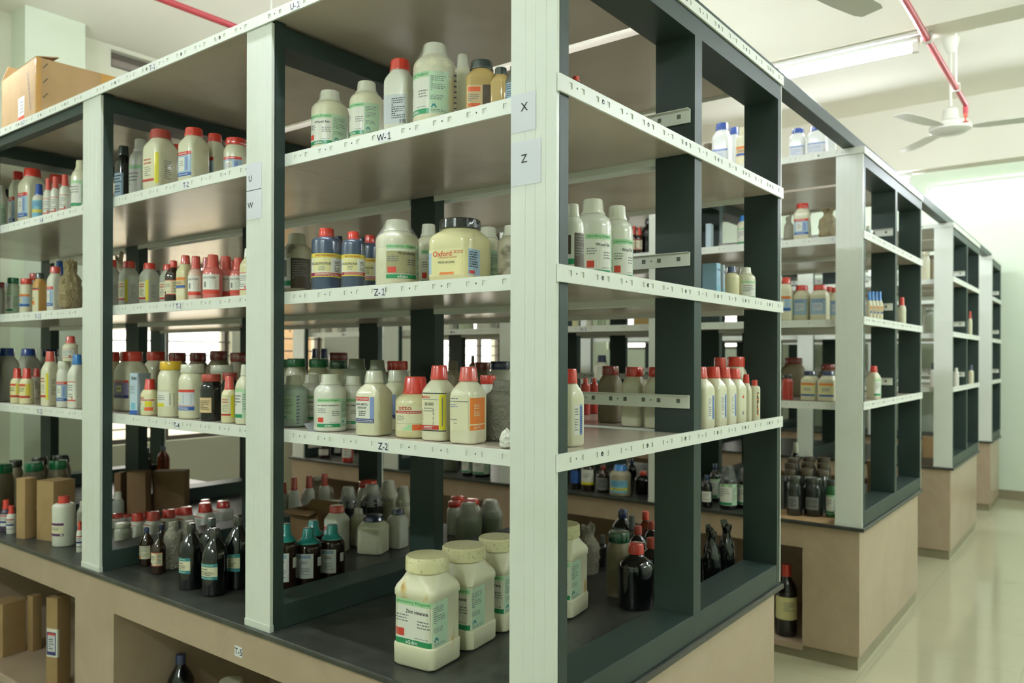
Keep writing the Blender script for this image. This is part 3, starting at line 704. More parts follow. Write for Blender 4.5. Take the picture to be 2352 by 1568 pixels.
        r(-.3, .05, .46, .51, 'red'); r(-.3, .05, .16, .22, 'grey'); r(.7, 1.0, .46, .51, 'red'); r(.7, 1.0, .16, .22, 'grey')
    elif k == 'darklab':
        r(-.8, .6, .18, .5, 'tan' if L.h < .18 else 'grey'); ln(-.6, .5, .24, .45, 6, 'ink')
    elif k == 'pinklab':
        r(-1, 1.1, .22, .56, 'paper'); r(-1, 1.1, .13, .20, 'red', 1); t('SOLUTION', -.7, .7, .46, .50, 'ink'); r(-.6, -.3, .27, .39, 'grey', 1); L.dotted(.15, .26, .42, 6, 'grey'); L.dotted(.7, .26, .42, 6, 'grey')
    elif k == 'amberlab2':
        r(-1, 1, .20, .54, 'cream'); r(-1, 1, .525, .54, 'red', 1); r(-1, 1, .20, .215, 'red', 1); r(.25, .30, .21, .53, 'red', 1); r(-1, .25, .27, .275, 'red', 1); ln(-.7, .1, .34, .46, 4); ln(.38, .85, .26, .5, 7, 'ink'); r(-.9, -.55, .22, .27, 'ink', 1)
    elif k == 'amberlab':
        r(-1, 1, .20, .54, 'cream'); r(-1, 1, .50, .515, 'violet', 1); ln(-.7, .8, .26, .48, 7); r(-.9, -.4, .215, .265, 'orange2', 1)
    elif k == 'bluesq':
        r(-.9, .9, .16, .60, 'lblue'); r(-.9, .9, .575, .60, 'peri', 1); r(-.55, .55, .28, .48, 'silver', 1); ln(-.6, .6, .5, .56, 2, 'blue'); ln(-.5, .5, .32, .45, 4, 'peri')
    elif k == 'bluelogo':
        t('Xanthan', -.8, .3, .78, .86, 'navy'); r(.35, .6, .76, .84, 'blue', 1); r(-.98, .98, .04, .35, 'lblue2', 0); ln(-.6, .4, .42, .6, 5, 'peri')
    elif k == 'white2':
        r(-.9, .65, .14, .58, 'white'); r(-.5, .45, .50, .56, 'lblue', 1); ln(-.25, .3, .40, .46, 2, 'ink'); ln(-.25, .45, .2, .34, 5); r(1.0, 1.4, .34, .5, 'white')
    elif k == 'teallab':
        r(-1.0, .75, .26, .50, 'cream'); r(-1.0, .75, .45, .50, 'teal', 1); r(-1.0, .75, .26, .305, 'teal', 1); ln(-.85, .6, .46, .49, 1, 'pgreen', 2); ln(-.8, .2, .40, .43, 1, 'ink'); ln(-.8, .5, .32, .39, 3, 'ink'); ln(-.8, .5, .268, .295, 1, 'pgreen', 2)
    elif k == 'bluebandsmall':
        r(-1, 1, .18, .56, 'paper'); r(-1, 1, .50, .54, 'red2', 1); r(-1, 1, .30, .36, 'navy', 1); r(-1, 1, .18, .2, 'navy', 1); ln(-.7, .7, .38, .48, 3, 'ink')
    elif k == 'teals':
        r(-1, .8, .14, .34, 'teal'); ln(-.7, .5, .2, .3, 3, 'pgreen')
    elif k == 'bluefaint':
        r(-.9, .9, .14, .46, 'silver'); r(-.9, .9, .42, .46, 'peri', 1); ln(-.7, .6, .2, .38, 5, 'peri')
    elif k == 'yellred':
        r(-1, 1.2, .16, .58, 'ybox'); r(-1, .3, .50, .56, 'red', 1); r(-1, .9, .17, .235, 'red2', 1); r(.35, .95, .25, .56, 'yel2', 1); ln(-.9, .2, .3, .47, 4, 'ink')
    elif k == 'orangeb2':
        r(-.9, .9, .16, .60, 'ybox'); r(-.9, .9, .53, .60, 'orange', 1); r(-.9, .9, .16, .22, 'blue', 1); r(-.6, .6, .3, .46, 'cream', 1); ln(-.5, .5, .33, .44, 3, 'ink')
    elif k == 'blueyl':
        r(-.95, .95, .22, .56, 'lblue'); r(-.95, .95, .50, .56, 'orange', 1); r(-.95, .95, .22, .29, 'blue', 1); r(-.8, -.1, .32, .46, 'cream', 1); ln(-.7, -.2, .35, .43, 2)
    elif k == 'bluewhite':
        r(-.95, .2, .1, .95, 'white'); r(-.6, .1, .1, .35, 'blue', 1); ln(-.8, .1, .5, .85, 6, 'ink'); L.dotted(.1, .6, .9, 6, 'ink', .2)
    elif k == 'yellb':
        r(-.9, .5, .20, .47, 'paper'); r(-.9, .1, .19, .25, 'yellow', 1); r(-.7, .6, .465, .47, 'grey', 1); L.dotted(.55, .22, .44, 10, 'grey', .12); L.dotted(.85, .18, .44, 10, 'grey', .1); ln(-.6, .2, .3, .4, 3)
    elif k == 'stain':
        for i in range(14): r(.5+.05*random.random(), .75+.2*random.random(), .14+.04*i, .18+.04*i, 'brown' if i % 3 else 'orange', 0)
    elif k == 'xan':
        t('Xanthan', -.55, .8, .84, .93, 'ink'); t('amy', -2.6, -1.6, .84, .93, 'ink'); r(-2.7, -2.2, .8, .83, 'teal', 1); r(-.98, .98, .0, .1, 'blue', 0); r(-2.95, -1.02, .0, .1, 'blue', 0); r(-2.8, -1.1, .12, .28, 'lblue2', 0); r(-.6, .5, .12, .28, 'lblue2', 0); ln(-2.8, -1.6, .55, .68, 4); ln(-.8, .5, .5, .7, 5)
    elif k == 'violet':
        r(-.9, .95, .22, .52, 'violet'); r(-.9, .95, .48, .52, 'red', 1); r(-.9, .95, .22, .27, 'navy', 1); r(-.4, .2, .32, .43, 'ybox', 1); ln(-.3, .15, .36, .4, 1, 'ink'); ln(-.6, .6, .49, .515, 1, 'white', 2)
    elif k == 'purple':
        r(-1.0, .55, .22, .48, 'cream'); r(-1.0, .55, .43, .48, 'purple', 1); r(-1.0, .55, .22, .27, 'purple', 1); ln(-.8, .3, .33, .40, 3, 'ink'); r(.25, .45, .23, .26, 'paper', 2)
    elif k == 'sticker':
        r(-.9, 1.3, .34, .66, 'paper', 0); r(-.85, .75, .36, .62, 'navy', 1); r(-.7, .6, .40, .60, 'silver', 2); ln(-.5, .4, .42, .55, 5, 'ink', 3); r(-.7, .6, .585, .61, 'red', 3)
    elif k == 'bluey':
        r(-1, 1, .12, .56, 'lblue2'); r(-1, 1, .24, .32, 'yel2', 1); ln(-.7, .7, .36, .52, 4, 'blue')
    elif k == 'bluey2':
        r(-1, .9, .12, .52, 'lblue2'); r(-1, .9, .20, .28, 'yellow', 1); ln(-.8, .7, .32, .5, 4, 'blue'); ln(-.6, .6, .21, .27, 1, 'blue', 2)
    elif k == 'orangeband':
        r(-1, 1, .02, .60, 'cream'); r(-1, 1, .57, .60, 'orange2', 1); r(-1, 1, .605, .625, 'navy', 1); r(-.7, 0, .22, .32, 'orange', 1); ln(-.7, 0, .36, .40, 1, 'ink')
    elif k == 'creamband':
        r(-1.4, 1.4, .24, .56, 'ybox'); ln(-.2, .9, .36, .5, 5, 'grey')
    elif k == 'bluehalf':
        r(.0, 2.4, .02, .98, 'blue'); ln(.2, 1.0, .6, .9, 3, 'white', 2)
    elif k == 'greylab':
        r(-1, 1, .12, .56, 'grey'); ln(-.7, .7, .2, .5, 6, 'ink')
    elif k == 'whitey':
        r(-1, 1, .18, .62, 'paper'); r(-1, 1, .18, .26, 'yellow', 1); ln(-.6, .6, .38, .52, 4)
    elif k == 'blab':
        r(-1.2, 1.2, .2, .6, 'blue')

def lumpy(dx, dy, h, amp, freq, seed, bag=True, sub=4):
    """crumpled soft shape: upright body, gathered neck, open ragged mouth"""
    bm = bmesh.new(); bmesh.ops.create_icosphere(bm, subdivisions=sub, radius=1)
    off = Vector((seed*3.1, seed*1.7, seed*.9))
    for v in bm.verts:
        c = v.co.copy(); t = (c.z+1)/2; L = max(1e-5, math.hypot(c.x, c.y)); d = Vector((c.x/L, c.y/L, 0))
        if bag:
            ks = ((0, .0), (.03, .55), (.07, .92), (.2, 1), (.55, .97), (.68, .82), (.78, .52), (.84, .44), (.93, .58), (.985, .66), (1, .0))
        else: ks = ((0, 0), (.03, .6), (.1, .95), (.3, 1), (.6, .9), (.85, .6), (.97, .25), (1, 0))
        for (t0, r0), (t1, r1) in zip(ks[:-1], ks[1:]):
            if t0 <= t <= t1: rad = r0+(r1-r0)*(t-t0)/(t1-t0); break
        q = Vector((d.x*1.0, d.y*1.0, t*2.4))*freq+off
        f = noise.voronoi(q)[0]; n = (f[1]-f[0])*.8-.25+.5*noise.noise(q*1.3)
        rad *= 1+amp*n*.8
        z = t*h*(1+(.22*noise.noise(Vector((d.x*2.2, d.y*2.2, seed))) if t > .86 else 0))
        v.co = Vector((d.x*rad*dx/2, d.y*rad*dy/2, max(0, z)))
    zt = max(v.co.z for v in bm.verts); z0 = min(v.co.z for v in bm.verts)
    for v in bm.verts: v.co.z = (v.co.z-z0)*h/(zt-z0)
    me = bpy.data.meshes.new('lump'); bm.to_mesh(me); bm.free()
    me.polygons.foreach_set('use_smooth', [True]*len(me.polygons)); me.set_sharp_from_angle(angle=R(38))
    return me
def mesh_part(name, me, mat, parent):
    me.materials.append(mat); o = bpy.data.objects.new(name, me); COL.objects.link(o); o.parent = parent; return o

def carton(root, w, dp, h, mat, style_k, seed):
    rnd = random.Random(seed); mb = MB(); a, b = dp/2, w/2
    pr = rrect(a, b, .002, 16)
    mb.loft([[(x*1.0, y*1.0, z) for x, y in pr] for z in (0, h)]); mb.build('body', [mat], root, smooth=30)
    if 'card' in mat.name:
        mb = MB()   # two top flaps, meeting near the middle
        mb.box(-a, -.001, -b, b, h, h+.003); mb.box(.001, a, -b, b, h, h+.003); mb.build('flap', [mat], root)
    if style_k != 'none':
        L = Lab(a, b, 0, h); style(L, style_k); L.mb.build('label', None, root)

def container(kind, X, Y, Z, dia, h, rot, body, cap, sty, name, cat, group, label, extra, seed):
    root = empty(name, (X, Y, Z), R(rot)); tag(root, label, cat, group)
    rnd = random.Random(seed)
    if kind in ('box', 'carton'):
        w, dp = extra
        if kind == 'carton':
            m = bodymat(body); mb = MB(); a, b, t = dp/2, w/2, .004
            mb.box(-a, a, -b, b, 0, t); mb.box(-a, -a+t, -b, b, t, h*.72); mb.box(a-t, a, -b, b, t, h*.72); mb.box(-a+t, a-t, -b, -b+t, t, h*.72); mb.box(-a+t, a-t, b-t, b, t, h*.72)
            mb.build('body', [m], root)
            mb = MB(); mb.face([(a, -b, h*.72), (a, b, h*.72), (a+.05, b, h*.68), (a+.05, -b, h*.68)]); mb.face([(-a, -b, h*.72), (-a, b, h*.72), (-a-.03, b, h*.82), (-a-.03, -b, h*.82)])
            o = mb.build('flap', [m], root); s_ = o.modifiers.new('t', 'SOLIDIFY'); s_.thickness = .003
        else: carton(root, w, dp, h, bodymat(body), sty, seed)
        return root
    if kind == 'bag':
        mesh_part('bag', lumpy(dia, dia*.9, h, .35, 2.2, seed*1.37), bodymat(body), root); return root
    if kind == 'cloth':
        mesh_part('crumpled_sheet', lumpy(dia, dia*.7, h, .45, 2.6, seed, False), bodymat(body), root); return root
    sq, prof, crings, ribs = KIND[kind]
    a = dia/2; big = dia*1800/max(.8, math.hypot(X+1.4, Y+.95)) > 55
    n = 40 if big else 28
    mb = MB(); rings = []
    for p in prof:
        z, r = p[0], p[1]; s = p[2] if len(p) > 2 else 1
        c = 1-(1-sq)*s if sq < 1 else 1
        rings.append([(x, y, z*h) for x, y in rrect(a*r, a*r, a*r*c*.9999, n)])
    if kind == 'wrapb':
        for k, rg in enumerate(rings):
            for i, p in enumerate(rg):
                q = 1.05+.10*noise.noise(Vector((p[0]*60, p[1]*60, p[2]*50+seed))); rg[i] = (p[0]*q, p[1]*q, p[2])
    mb.loft(rings); mb.build('body', [bodymat(body)], root, smooth=42)
    # cap
    mb = MB(); n2 = 48 if big else 24; rr = []
    for i, (z, r) in enumerate(crings):
        ring = []
        for j in range(n2):
            k = 1.0
            if ribs and 0 < i < len(crings)-1 and r < .9 and (i >= len(crings)-3): k = 1.012 if (j//2) % 2 else .988
            ring.append((a*r*k*math.cos(2*PI*j/n2), a*r*k*math.sin(2*PI*j/n2), z*h))
        rr.append(ring)
    rr.append([(x*.86, y*.86, h*1.0+.0006) for x, y, z in rr[-1]])
    mb.loft(rr); mb.build('cap', [pmat('cap_white', CAPC['white'], .25) if kind == 'film' and cap == 'film' else (pmat('cap_dark', CAPC['dark'], .25) if kind == 'film' else capmat(cap))], root, smooth=38)
    if kind == 'film':
        mb = MB(); mb.loft([[(a*r*(1+.02*math.sin(7*t+seed))*math.cos(t), a*r*(1+.02*math.sin(7*t+seed))*math.sin(t), z*h) for t in [2*PI*i/28 for i in range(28)]]
                            for z, r in ((.52, 1.012), (.60, 1.01), (.75, .85), (.90, .68), (.99, .58), (1.004, .50))], 0, False, True)
        mb.build('film_wrap', [M_FILM if cap == 'film' else M_FILMD], root, smooth=50)
    if sty == 'wool' or (kind == 'tall' and sty != 'none'):
        mb = MB(); mb.loft([[(a*r*(1+.012*math.sin(9*t))*math.cos(t), a*r*(1+.012*math.sin(9*t))*math.sin(t), z*h) for t in [2*PI*i/32 for i in range(32)]]
                            for z, r in ((.55, 1.012), (.66, 1.012), (.74, .98), (.82, .8), (.9, .64), (.99, .54), (1.003, .48))], 0, False, True)
        mb.build('film_wrap', [filmmat('wrap_clear', '#e4e4da', .8, .06) if 'wrap_clear' not in MATS else MATS['wrap_clear']], root, smooth=50)
    if sty != 'none' or extra == 1:
        lr = .95 if kind == 'big' else 1.0
        L = Lab(a*lr, a*lr, a*lr*sq, h); random.seed(seed)
        if sty != 'none': style(L, sty)
        if extra == 1:
            u0 = 1.75 if rot > 187 or kind == 'tall' else 1.45
            for i in range(9):
                v = .06+.066*i; L.rect(u0-.05, u0+.06, v, v+.016, 'smudge', 0); L.rect(u0+.02, u0+.16, v+.012, v+.024, 'smudge', 0)
        L.mb.build('label', None, root)
    return root
ITEMS=[
('small', 0.13, 0.0348, 2.1056, 0.0301, 0.0443, 201.4, 'blackg', 'red', 'none', 'reagent_bottle', 'bottle', 'containers on shelf W-1', 'tiny red capped dark bottle right of corner post on shelf W-1', 0),
('reag', 0.16, 0.0615, 1.6946, 0.0513, 0.1673, 215.0, 'white', 'white', 'dirtylab', 'reagent_bottle', 'bottle', 'containers on shelf Z-1', 'white bottle with smudged label half behind corner post on shelf Z-1', 0),
('cloth', 0.0792, 0.1962, 1.2846, 0.0447, 0.0484, 203.9, 'white', 'white', 'none', 'plastic_scrap', 'plastic scrap', 'containers on shelf Z-2', 'crumpled white plastic scrap at the shelf edge on shelf Z-2', 0),
('glass', 0.12, 0.2098, 2.1056, 0.0382, 0.1051, 215.0, 'grey', 'smoke', 'bluelab', 'glass_bottle', 'bottle', 'containers on shelf W-1', 'dark capped bottle half hidden behind white post on shelf W-1', 0),
('sqbot', 0.2161, 0.103, 1.2846, 0.0524, 0.1879, 255.0, 'cream', 'red', 'bluestrip', 'reagent_bottle', 'bottle', 'containers on shelf Z-2', 'tall cream bottle with red cap beside corner post on shelf Z-2', 0),
('sqjar', 0.16, 0.28, 2.1056, 0.0424, 0.1258, 188.0, 'amberp', 'smoke', 'none', 'reagent_jar', 'jar', 'containers on shelf W-1', 'small dark capped amber jar beside the yellow jar on shelf W-1', 0),
('sqjar', 0.175, 0.3555, 2.1056, 0.079, 0.1633, 215.0, 'amberp', 'smoke', 'brownlab', 'reagent_jar', 'jar', 'containers on shelf W-1', 'jar of yellow powder under a smoky cap on shelf W-1', 0),
('sqbot', 0.1118, 0.3437, 1.2846, 0.075, 0.1913, 189.0, 'cream', 'redp', 'orange', 'reagent_bottle', 'bottle', 'containers on shelf Z-2', 'cream bottle with orange label block and faded red cap on shelf Z-2', 0),
('reag', 0.35, 0.1232, 1.6946, 0.097, 0.216, 255.0, 'white', 'white', 'lab', 'reagent_bottle', 'bottle', 'containers on shelf Z-1', 'white Wool fat bottle with red square on shelf Z-1', 0),
('wrapb', 0.2235, 0.3206, 1.2846, 0.095, 0.1555, 204.1, 'wrap', 'wrap', 'none', 'wrapped_bottle', 'bottle', 'containers on shelf Z-2', 'bubble wrapped bottle next to the white corner post on shelf Z-2', 0),
('sqbot', 0.1166, 0.4483, 1.2846, 0.0732, 0.194, 189.0, 'cream', 'red', 'mobi', 'reagent_bottle', 'bottle', 'containers on shelf Z-2', 'square cream bottle with red cap and yellow side strip on shelf Z-2', 0),
('sqjarw', 0.1528, 0.4091, 1.6946, 0.1309, 0.1648, 189.0, 'yellowp', 'black', 'oxford', 'reagent_jar', 'jar', 'containers on shelf Z-1', 'large square yellowish jar with black lid on shelf Z-1', 0),
('reag', 0.25, 0.3137, 1.6946, 0.0738, 0.1541, 203.8, 'dirty', 'white', 'none', 'reagent_bottle', 'bottle', 'containers on shelf Z-1', 'greyish bottle cut by the white corner post on shelf Z-1', 0),
('tall', 0.12, 0.4704, 2.1056, 0.1143, 0.2167, 185.0, 'cream', 'white', 'lab2', 'reagent_bottle', 'bottle', 'containers on shelf W-1', 'tallest round cream bottle with pale green label on shelf W-1', 1),
('big', 0.1308, 0.5018, 0.6896, 0.1372, 0.2836, 186.0, 'zcream', 'zcap', 'zincox', 'reagent_jar', 'jar', 'containers on the near bay counter', 'nearest big cream zinc jar with rust streaks on the near bay counter', 0),
('reag', 0.45, 0.1087, 1.6946, 0.0848, 0.2126, 262.0, 'white', 'white', 'woolfat', 'reagent_bottle', 'bottle', 'containers on shelf Z-1', 'white Wool fat bottle, right one on shelf Z-1', 0),
('reag', 0.1171, 0.6068, 1.6946, 0.1169, 0.1794, 262.0, 'cream', 'white', 'wool', 'reagent_bottle', 'bottle', 'containers on shelf Z-1', 'stout cream bottle labelled Wool alcohol in wrinkled film on shelf Z-1', 0),
('small', 0.1384, 0.5562, 1.2846, 0.1083, 0.1629, 213.0, 'yellowish', 'red', 'otto', 'reagent_bottle', 'bottle', 'containers on shelf Z-2', 'squat yellowish bottle with big red cap and otto label on shelf Z-2', 0),
('sqjar', 0.12, 0.6005, 2.1056, 0.0728, 0.2052, 200.0, 'white', 'red', 'plainsilver', 'reagent_jar', 'jar', 'containers on shelf W-1', 'clear film wrapped white bottle with red cap on shelf W-1', 0),
('dilute', 0.0875, 0.7518, 1.6946, 0.0651, 0.1582, 222.0, 'blue', 'red', 'dilute', 'reagent_bottle', 'bottle', 'containers on shelf Z-1', 'middle blue fluid bottle with red cap on shelf Z-1', 0),
('big', 0.3017, 0.5216, 0.6896, 0.1458, 0.2746, 187.0, 'zcream', 'zcap', 'zincox', 'reagent_jar', 'jar', 'containers on the near bay counter', 'middle big cream zinc jar, right behind the nearest on the near bay counter', 0),
('sqbot', 0.1016, 0.6795, 1.2846, 0.0812, 0.1779, 189.0, 'cream', 'white', 'zinc', 'reagent_bottle', 'bottle', 'containers on shelf Z-2', 'tall chamfered cream bottle with red and blue zinc label on shelf Z-2', 0),
('tall', 0.28, 0.5126, 2.1056, 0.0591, 0.2506, 230.0, 'cream', 'white', 'none', 'reagent_bottle', 'bottle', 'containers on shelf W-1', 'narrow white bottle with blue smudge marks behind on shelf W-1', 1),
('reag', 0.33, 0.4594, 1.6946, 0.0866, 0.1742, 204.6, 'cream', 'white', 'lab2', 'reagent_bottle', 'bottle', 'containers on shelf Z-1', 'pale round bottle behind the black lidded jar on shelf Z-1', 0),
('reag', 0.125, 0.7402, 2.1056, 0.0965, 0.1762, 197.0, 'cream', 'white', 'lab2', 'reagent_bottle', 'bottle', 'containers on shelf W-1', 'second round white bottle with green banded label on shelf W-1', 0),
('big', 0.4674, 0.5324, 0.6896, 0.1316, 0.2675, 188.0, 'zcream', 'zcap', 'zincox', 'reagent_jar', 'jar', 'containers on the near bay counter', 'third big cream zinc jar cut by corner post on the near bay counter', 0),
('reag', 0.1053, 0.8724, 1.2846, 0.0934, 0.1654, 246.0, 'white', 'white', 'labh', 'reagent_bottle', 'bottle', 'containers on shelf Z-2', 'white Laboratory Reagent bottle beside the bent grey scrap on shelf Z-2', 0),
('reag', 0.29, 0.6533, 1.6946, 0.0729, 0.1969, 255.0, 'cream', 'white', 'wool2', 'reagent_bottle', 'bottle', 'containers on shelf Z-1', 'round white Wool alcohol bottle behind the stout one on shelf Z-1', 0),
('dilute', 0.0978, 0.8808, 1.6946, 0.0858, 0.1812, 222.0, 'blue', 'red', 'dilute', 'reagent_bottle', 'bottle', 'containers on shelf Z-1', 'largest blue fluid bottle with red cap, leftmost on shelf Z-1', 0),
('jar', 0.42, 0.5313, 1.2846, 0.0546, 0.1621, 204.6, 'white', 'red', 'none', 'reagent_jar', 'jar', 'containers on shelf Z-2', 'red lidded jar behind the orange label bottle on shelf Z-2', 0),
('sqbot', 0.25, 0.75, 1.2846, 0.0689, 0.1765, 189.0, 'cream', 'white', 'zinc', 'reagent_bottle', 'bottle', 'containers on shelf Z-2', 'cream bottle mostly hidden behind the zinc label bottle on shelf Z-2', 0),
('reag', 0.1964, 0.8747, 1.2846, 0.0776, 0.1586, 228.0, 'white', 'white', 'labr', 'reagent_bottle', 'bottle', 'containers on shelf Z-2', 'white bottle right behind the Laboratory Reagent bottle on shelf Z-2', 0),
('reag', 0.125, 0.9002, 2.1056, 0.1098, 0.1822, 214.0, 'cream', 'white', 'lab', 'reagent_bottle', 'bottle', 'containers on shelf W-1', 'short round white bottle with green banded label, leftmost on shelf W-1', 0),
('dilute', 0.22, 0.8293, 1.6946, 0.0595, 0.1724, 222.0, 'blue', 'red', 'dilute', 'reagent_bottle', 'bottle', 'containers on shelf Z-1', 'third blue fluid bottle, right of the other two on shelf Z-1', 0),
('sqjarw', 0.8103, 0.1667, 1.2846, 0.0731, 0.1872, 188.0, 'cream', 'red', 'none', 'reagent_jar', 'jar', 'containers on the near rack end lowest shelf', 'white jar with wide red lid, beside dark post on the near rack end lowest shelf', 0),
('sqbot', 0.8678, 0.0586, 1.2846, 0.0784, 0.1888, 268.0, 'cream', 'red', 'bluestrip', 'reagent_bottle', 'bottle', 'containers on the near rack end lowest shelf', 'red capped cream bottle, first of the row on the near rack end lowest shelf', 0),
('sqjarw', 0.8122, 0.2529, 1.2846, 0.0674, 0.1866, 188.0, 'cream', 'red', 'none', 'reagent_jar', 'jar', 'containers on the near rack end lowest shelf', 'white jar with wide red lid, left on the near rack end lowest shelf', 0),
('sqbot', 0.9675, 0.056, 1.2846, 0.0719, 0.188, 268.0, 'cream', 'red', 'bluestrip', 'reagent_bottle', 'bottle', 'containers on the near rack end lowest shelf', 'red capped cream bottle, second of the row on the near rack end lowest shelf', 0),
('big', 0.6934, 0.4524, 0.6896, 0.1456, 0.2799, 188.0, 'zcream', 'zcap', 'zincox', 'reagent_jar', 'jar', 'containers on the near bay counter', 'fourth cream zinc jar right of the corner post on the near bay counter', 0),
('reag', 0.132, 1.084, 1.2846, 0.0918, 0.1567, 168.0, 'teal', 'white', 'lab2', 'reagent_bottle', 'bottle', 'containers on shelf Z-2', 'pale teal tinted round bottle with blue smudges on shelf Z-2', 1),
('sqbot', 1.053, 0.0551, 1.2846, 0.0669, 0.1858, 268.0, 'cream', 'red', 'bluestrip', 'reagent_bottle', 'bottle', 'containers on the near rack end lowest shelf', 'red capped cream bottle, third of the row on the near rack end lowest shelf', 0),
('sqjar', 0.52, 0.7597, 1.2846, 0.0438, 0.2044, 188.0, 'dusty', 'dusty', 'none', 'reagent_jar', 'jar', 'containers on shelf Z-2', 'dusty brown film wrapped jar beside the dark post on shelf Z-2', 0),
('reag', 0.16, 1.1024, 1.6946, 0.0958, 0.1946, 205.0, 'dirty', 'dirtycap', 'dirtylab', 'reagent_bottle', 'bottle', 'containers on shelf Z-1', 'brown stained round bottle beside dark post on shelf Z-1', 0),
('reag', 0.2199, 1.1017, 1.2846, 0.0777, 0.1591, 228.0, 'white', 'white', 'labr', 'reagent_bottle', 'bottle', 'containers on shelf Z-2', 'white bottle with red square, behind teal one on shelf Z-2', 0),
('glass2', 0.8875, 0.2848, 0.6896, 0.1154, 0.2059, 199.2, 'blackg', 'red', 'none', 'glass_bottle', 'bottle', 'containers on the near end counter', 'dark bottle with red cap, foremost and largest on the near end counter', 0),
('sqbot', 0.0839, 1.2624, 1.2846, 0.0503, 0.1905, 188.0, 'cream', 'white', 'labs', 'reagent_bottle', 'bottle', 'containers on shelf T-4', 'pale bottle with green lines cut by post on shelf T-4', 0),
('box', 1.0, 0.0765, 1.6946, 0.0585, 0.1097, 268.0, 'skyblue', '', 'bluelogo', 'product_carton', 'carton', 'containers on the near rack end middle shelf', 'sky blue carton, largest of three on the near rack end middle shelf', (0.0311, 0.05)),
('sqjarw', 0.8884, 0.3848, 1.2846, 0.0697, 0.1879, 188.0, 'dusty', 'dred', 'none', 'reagent_jar', 'jar', 'containers on the near rack end lowest shelf', 'brown film wrapped jar with red lid on the near rack end lowest shelf', 0),
('small', 0.0805, 1.3483, 1.2846, 0.0511, 0.1512, 213.6, 'yellowish', 'redp', 'yellowv', 'reagent_bottle', 'bottle', 'containers on shelf T-4', 'small bottle with red cap and yellow strip on shelf T-4', 0),
('sqbot', 1.1363, 0.0537, 1.2846, 0.0674, 0.1806, 268.0, 'cream', 'red', 'redsmall', 'reagent_bottle', 'bottle', 'containers on the near rack end lowest shelf', 'red capped cream bottle, fourth of the row on the near rack end lowest shelf', 0),
('glass2', 0.998, 0.283, 0.6896, 0.0927, 0.2024, 198.6, 'blackg', 'redd', 'none', 'glass_bottle', 'bottle', 'containers on the near end counter', 'dark bottle with red cap right of the foremost on the near end counter', 0),
('jar', 0.9538, 0.3877, 0.6896, 0.0826, 0.2175, 199.9, 'dusty', 'dgreen', 'none', 'reagent_jar', 'jar', 'containers on the near end counter', 'film wrapped jar with dark green lid on the near end counter', 0),
('box', 1.1, 0.0972, 1.6946, 0.0197, 0.1208, 268.0, 'paleblue', '', 'bluelogo', 'product_carton', 'carton', 'containers on the near rack end middle shelf', 'thin pale blue carton, middle of three on the near rack end middle shelf', (0.0148, 0.0148)),
('sqbot', 0.12, 1.3029, 1.6946, 0.0438, 0.1601, 188.0, 'yellowish', 'white', 'redline', 'reagent_bottle', 'bottle', 'containers on shelf T-3', 'cream bottle cut by the white post on shelf T-3', 0),
('reag', 0.47, 1.0658, 1.2846, 0.0904, 0.2052, 208.6, 'greyg', 'greyg', 'none', 'reagent_bottle', 'bottle', 'containers on shelf Z-2', 'grey green bottle in the back row, right one on shelf Z-2', 0),
('jar', 0.0907, 1.4705, 1.2846, 0.0729, 0.1564, 205.0, 'blackg', 'redd', 'darklab', 'reagent_jar', 'jar', 'containers on shelf T-4', 'dark bottle with dusty red wrapped cap on shelf T-4', 0),
('small', 0.45, 1.1244, 1.6946, 0.0357, 0.2178, 209.2, 'white', 'navy', 'none', 'reagent_bottle', 'bottle', 'containers on shelf Z-1', 'second navy capped bottle peeping between red caps on shelf Z-1', 0),
('box', 1.18, 0.1144, 1.6946, 0.0188, 0.1252, 268.0, 'paleblue', '', 'bluelogo', 'product_carton', 'carton', 'containers on the near rack end middle shelf', 'thin pale blue carton, right of three on the near rack end middle shelf', (0.0142, 0.0142)),
('bag', 1.22, 0.1686, 0.6896, 0.0683, 0.2277, 196.6, 'blackbag', '', 'none', 'wrapped_bottle', 'wrapped bottle', 'containers on the near end counter', 'black bag wrapped bottle, left one on the near end counter', 0),
('sqbot', 1.2285, 0.0478, 1.2846, 0.0347, 0.1603, 188.0, 'cream', 'red', 'none', 'reagent_bottle', 'bottle', 'containers on the near rack end lowest shelf', 'slim red capped bottle between row and stained bottle on the near rack end lowest shelf', 0),
('small', 0.42, 1.2082, 1.6946, 0.0448, 0.2291, 209.9, 'white', 'navy', 'none', 'reagent_bottle', 'bottle', 'containers on shelf Z-1', 'navy capped bottle behind the blue fluid bottles on shelf Z-1', 0),
('reag', 0.47, 1.1719, 1.2846, 0.0997, 0.2096, 209.3, 'greyg', 'greyg', 'none', 'reagent_bottle', 'bottle', 'containers on shelf Z-2', 'grey green bottle in the back row, left one on shelf Z-2', 0),
('small', 0.16, 1.4215, 1.6946, 0.0548, 0.1429, 213.3, 'pink', 'redp', 'pinklab', 'reagent_bottle', 'bottle', 'containers on shelf T-3', 'rightmost pink bottle near the white post on shelf T-3', 0),
('jar', 0.1038, 1.6102, 1.2846, 0.0905, 0.1881, 205.0, 'cream', 'white', 'redbluep', 'reagent_jar', 'jar', 'containers on shelf T-4', 'white lidded jar with red and blue label strips on shelf T-4', 0),
('reag', 1.24, 0.1059, 1.6946, 0.0541, 0.1245, 195.9, 'yellowish', 'navyf', 'none', 'reagent_bottle', 'bottle', 'containers on the near rack end middle shelf', 'yellowish bottle with navy film cap on the near rack end middle shelf', 0),
('glass2', 1.1392, 0.336, 0.6896, 0.0611, 0.192, 198.5, 'blackg', 'redd', 'none', 'glass_bottle', 'bottle', 'containers on the near end counter', 'dark bottle with red cap against the mid post on the near end counter', 0),
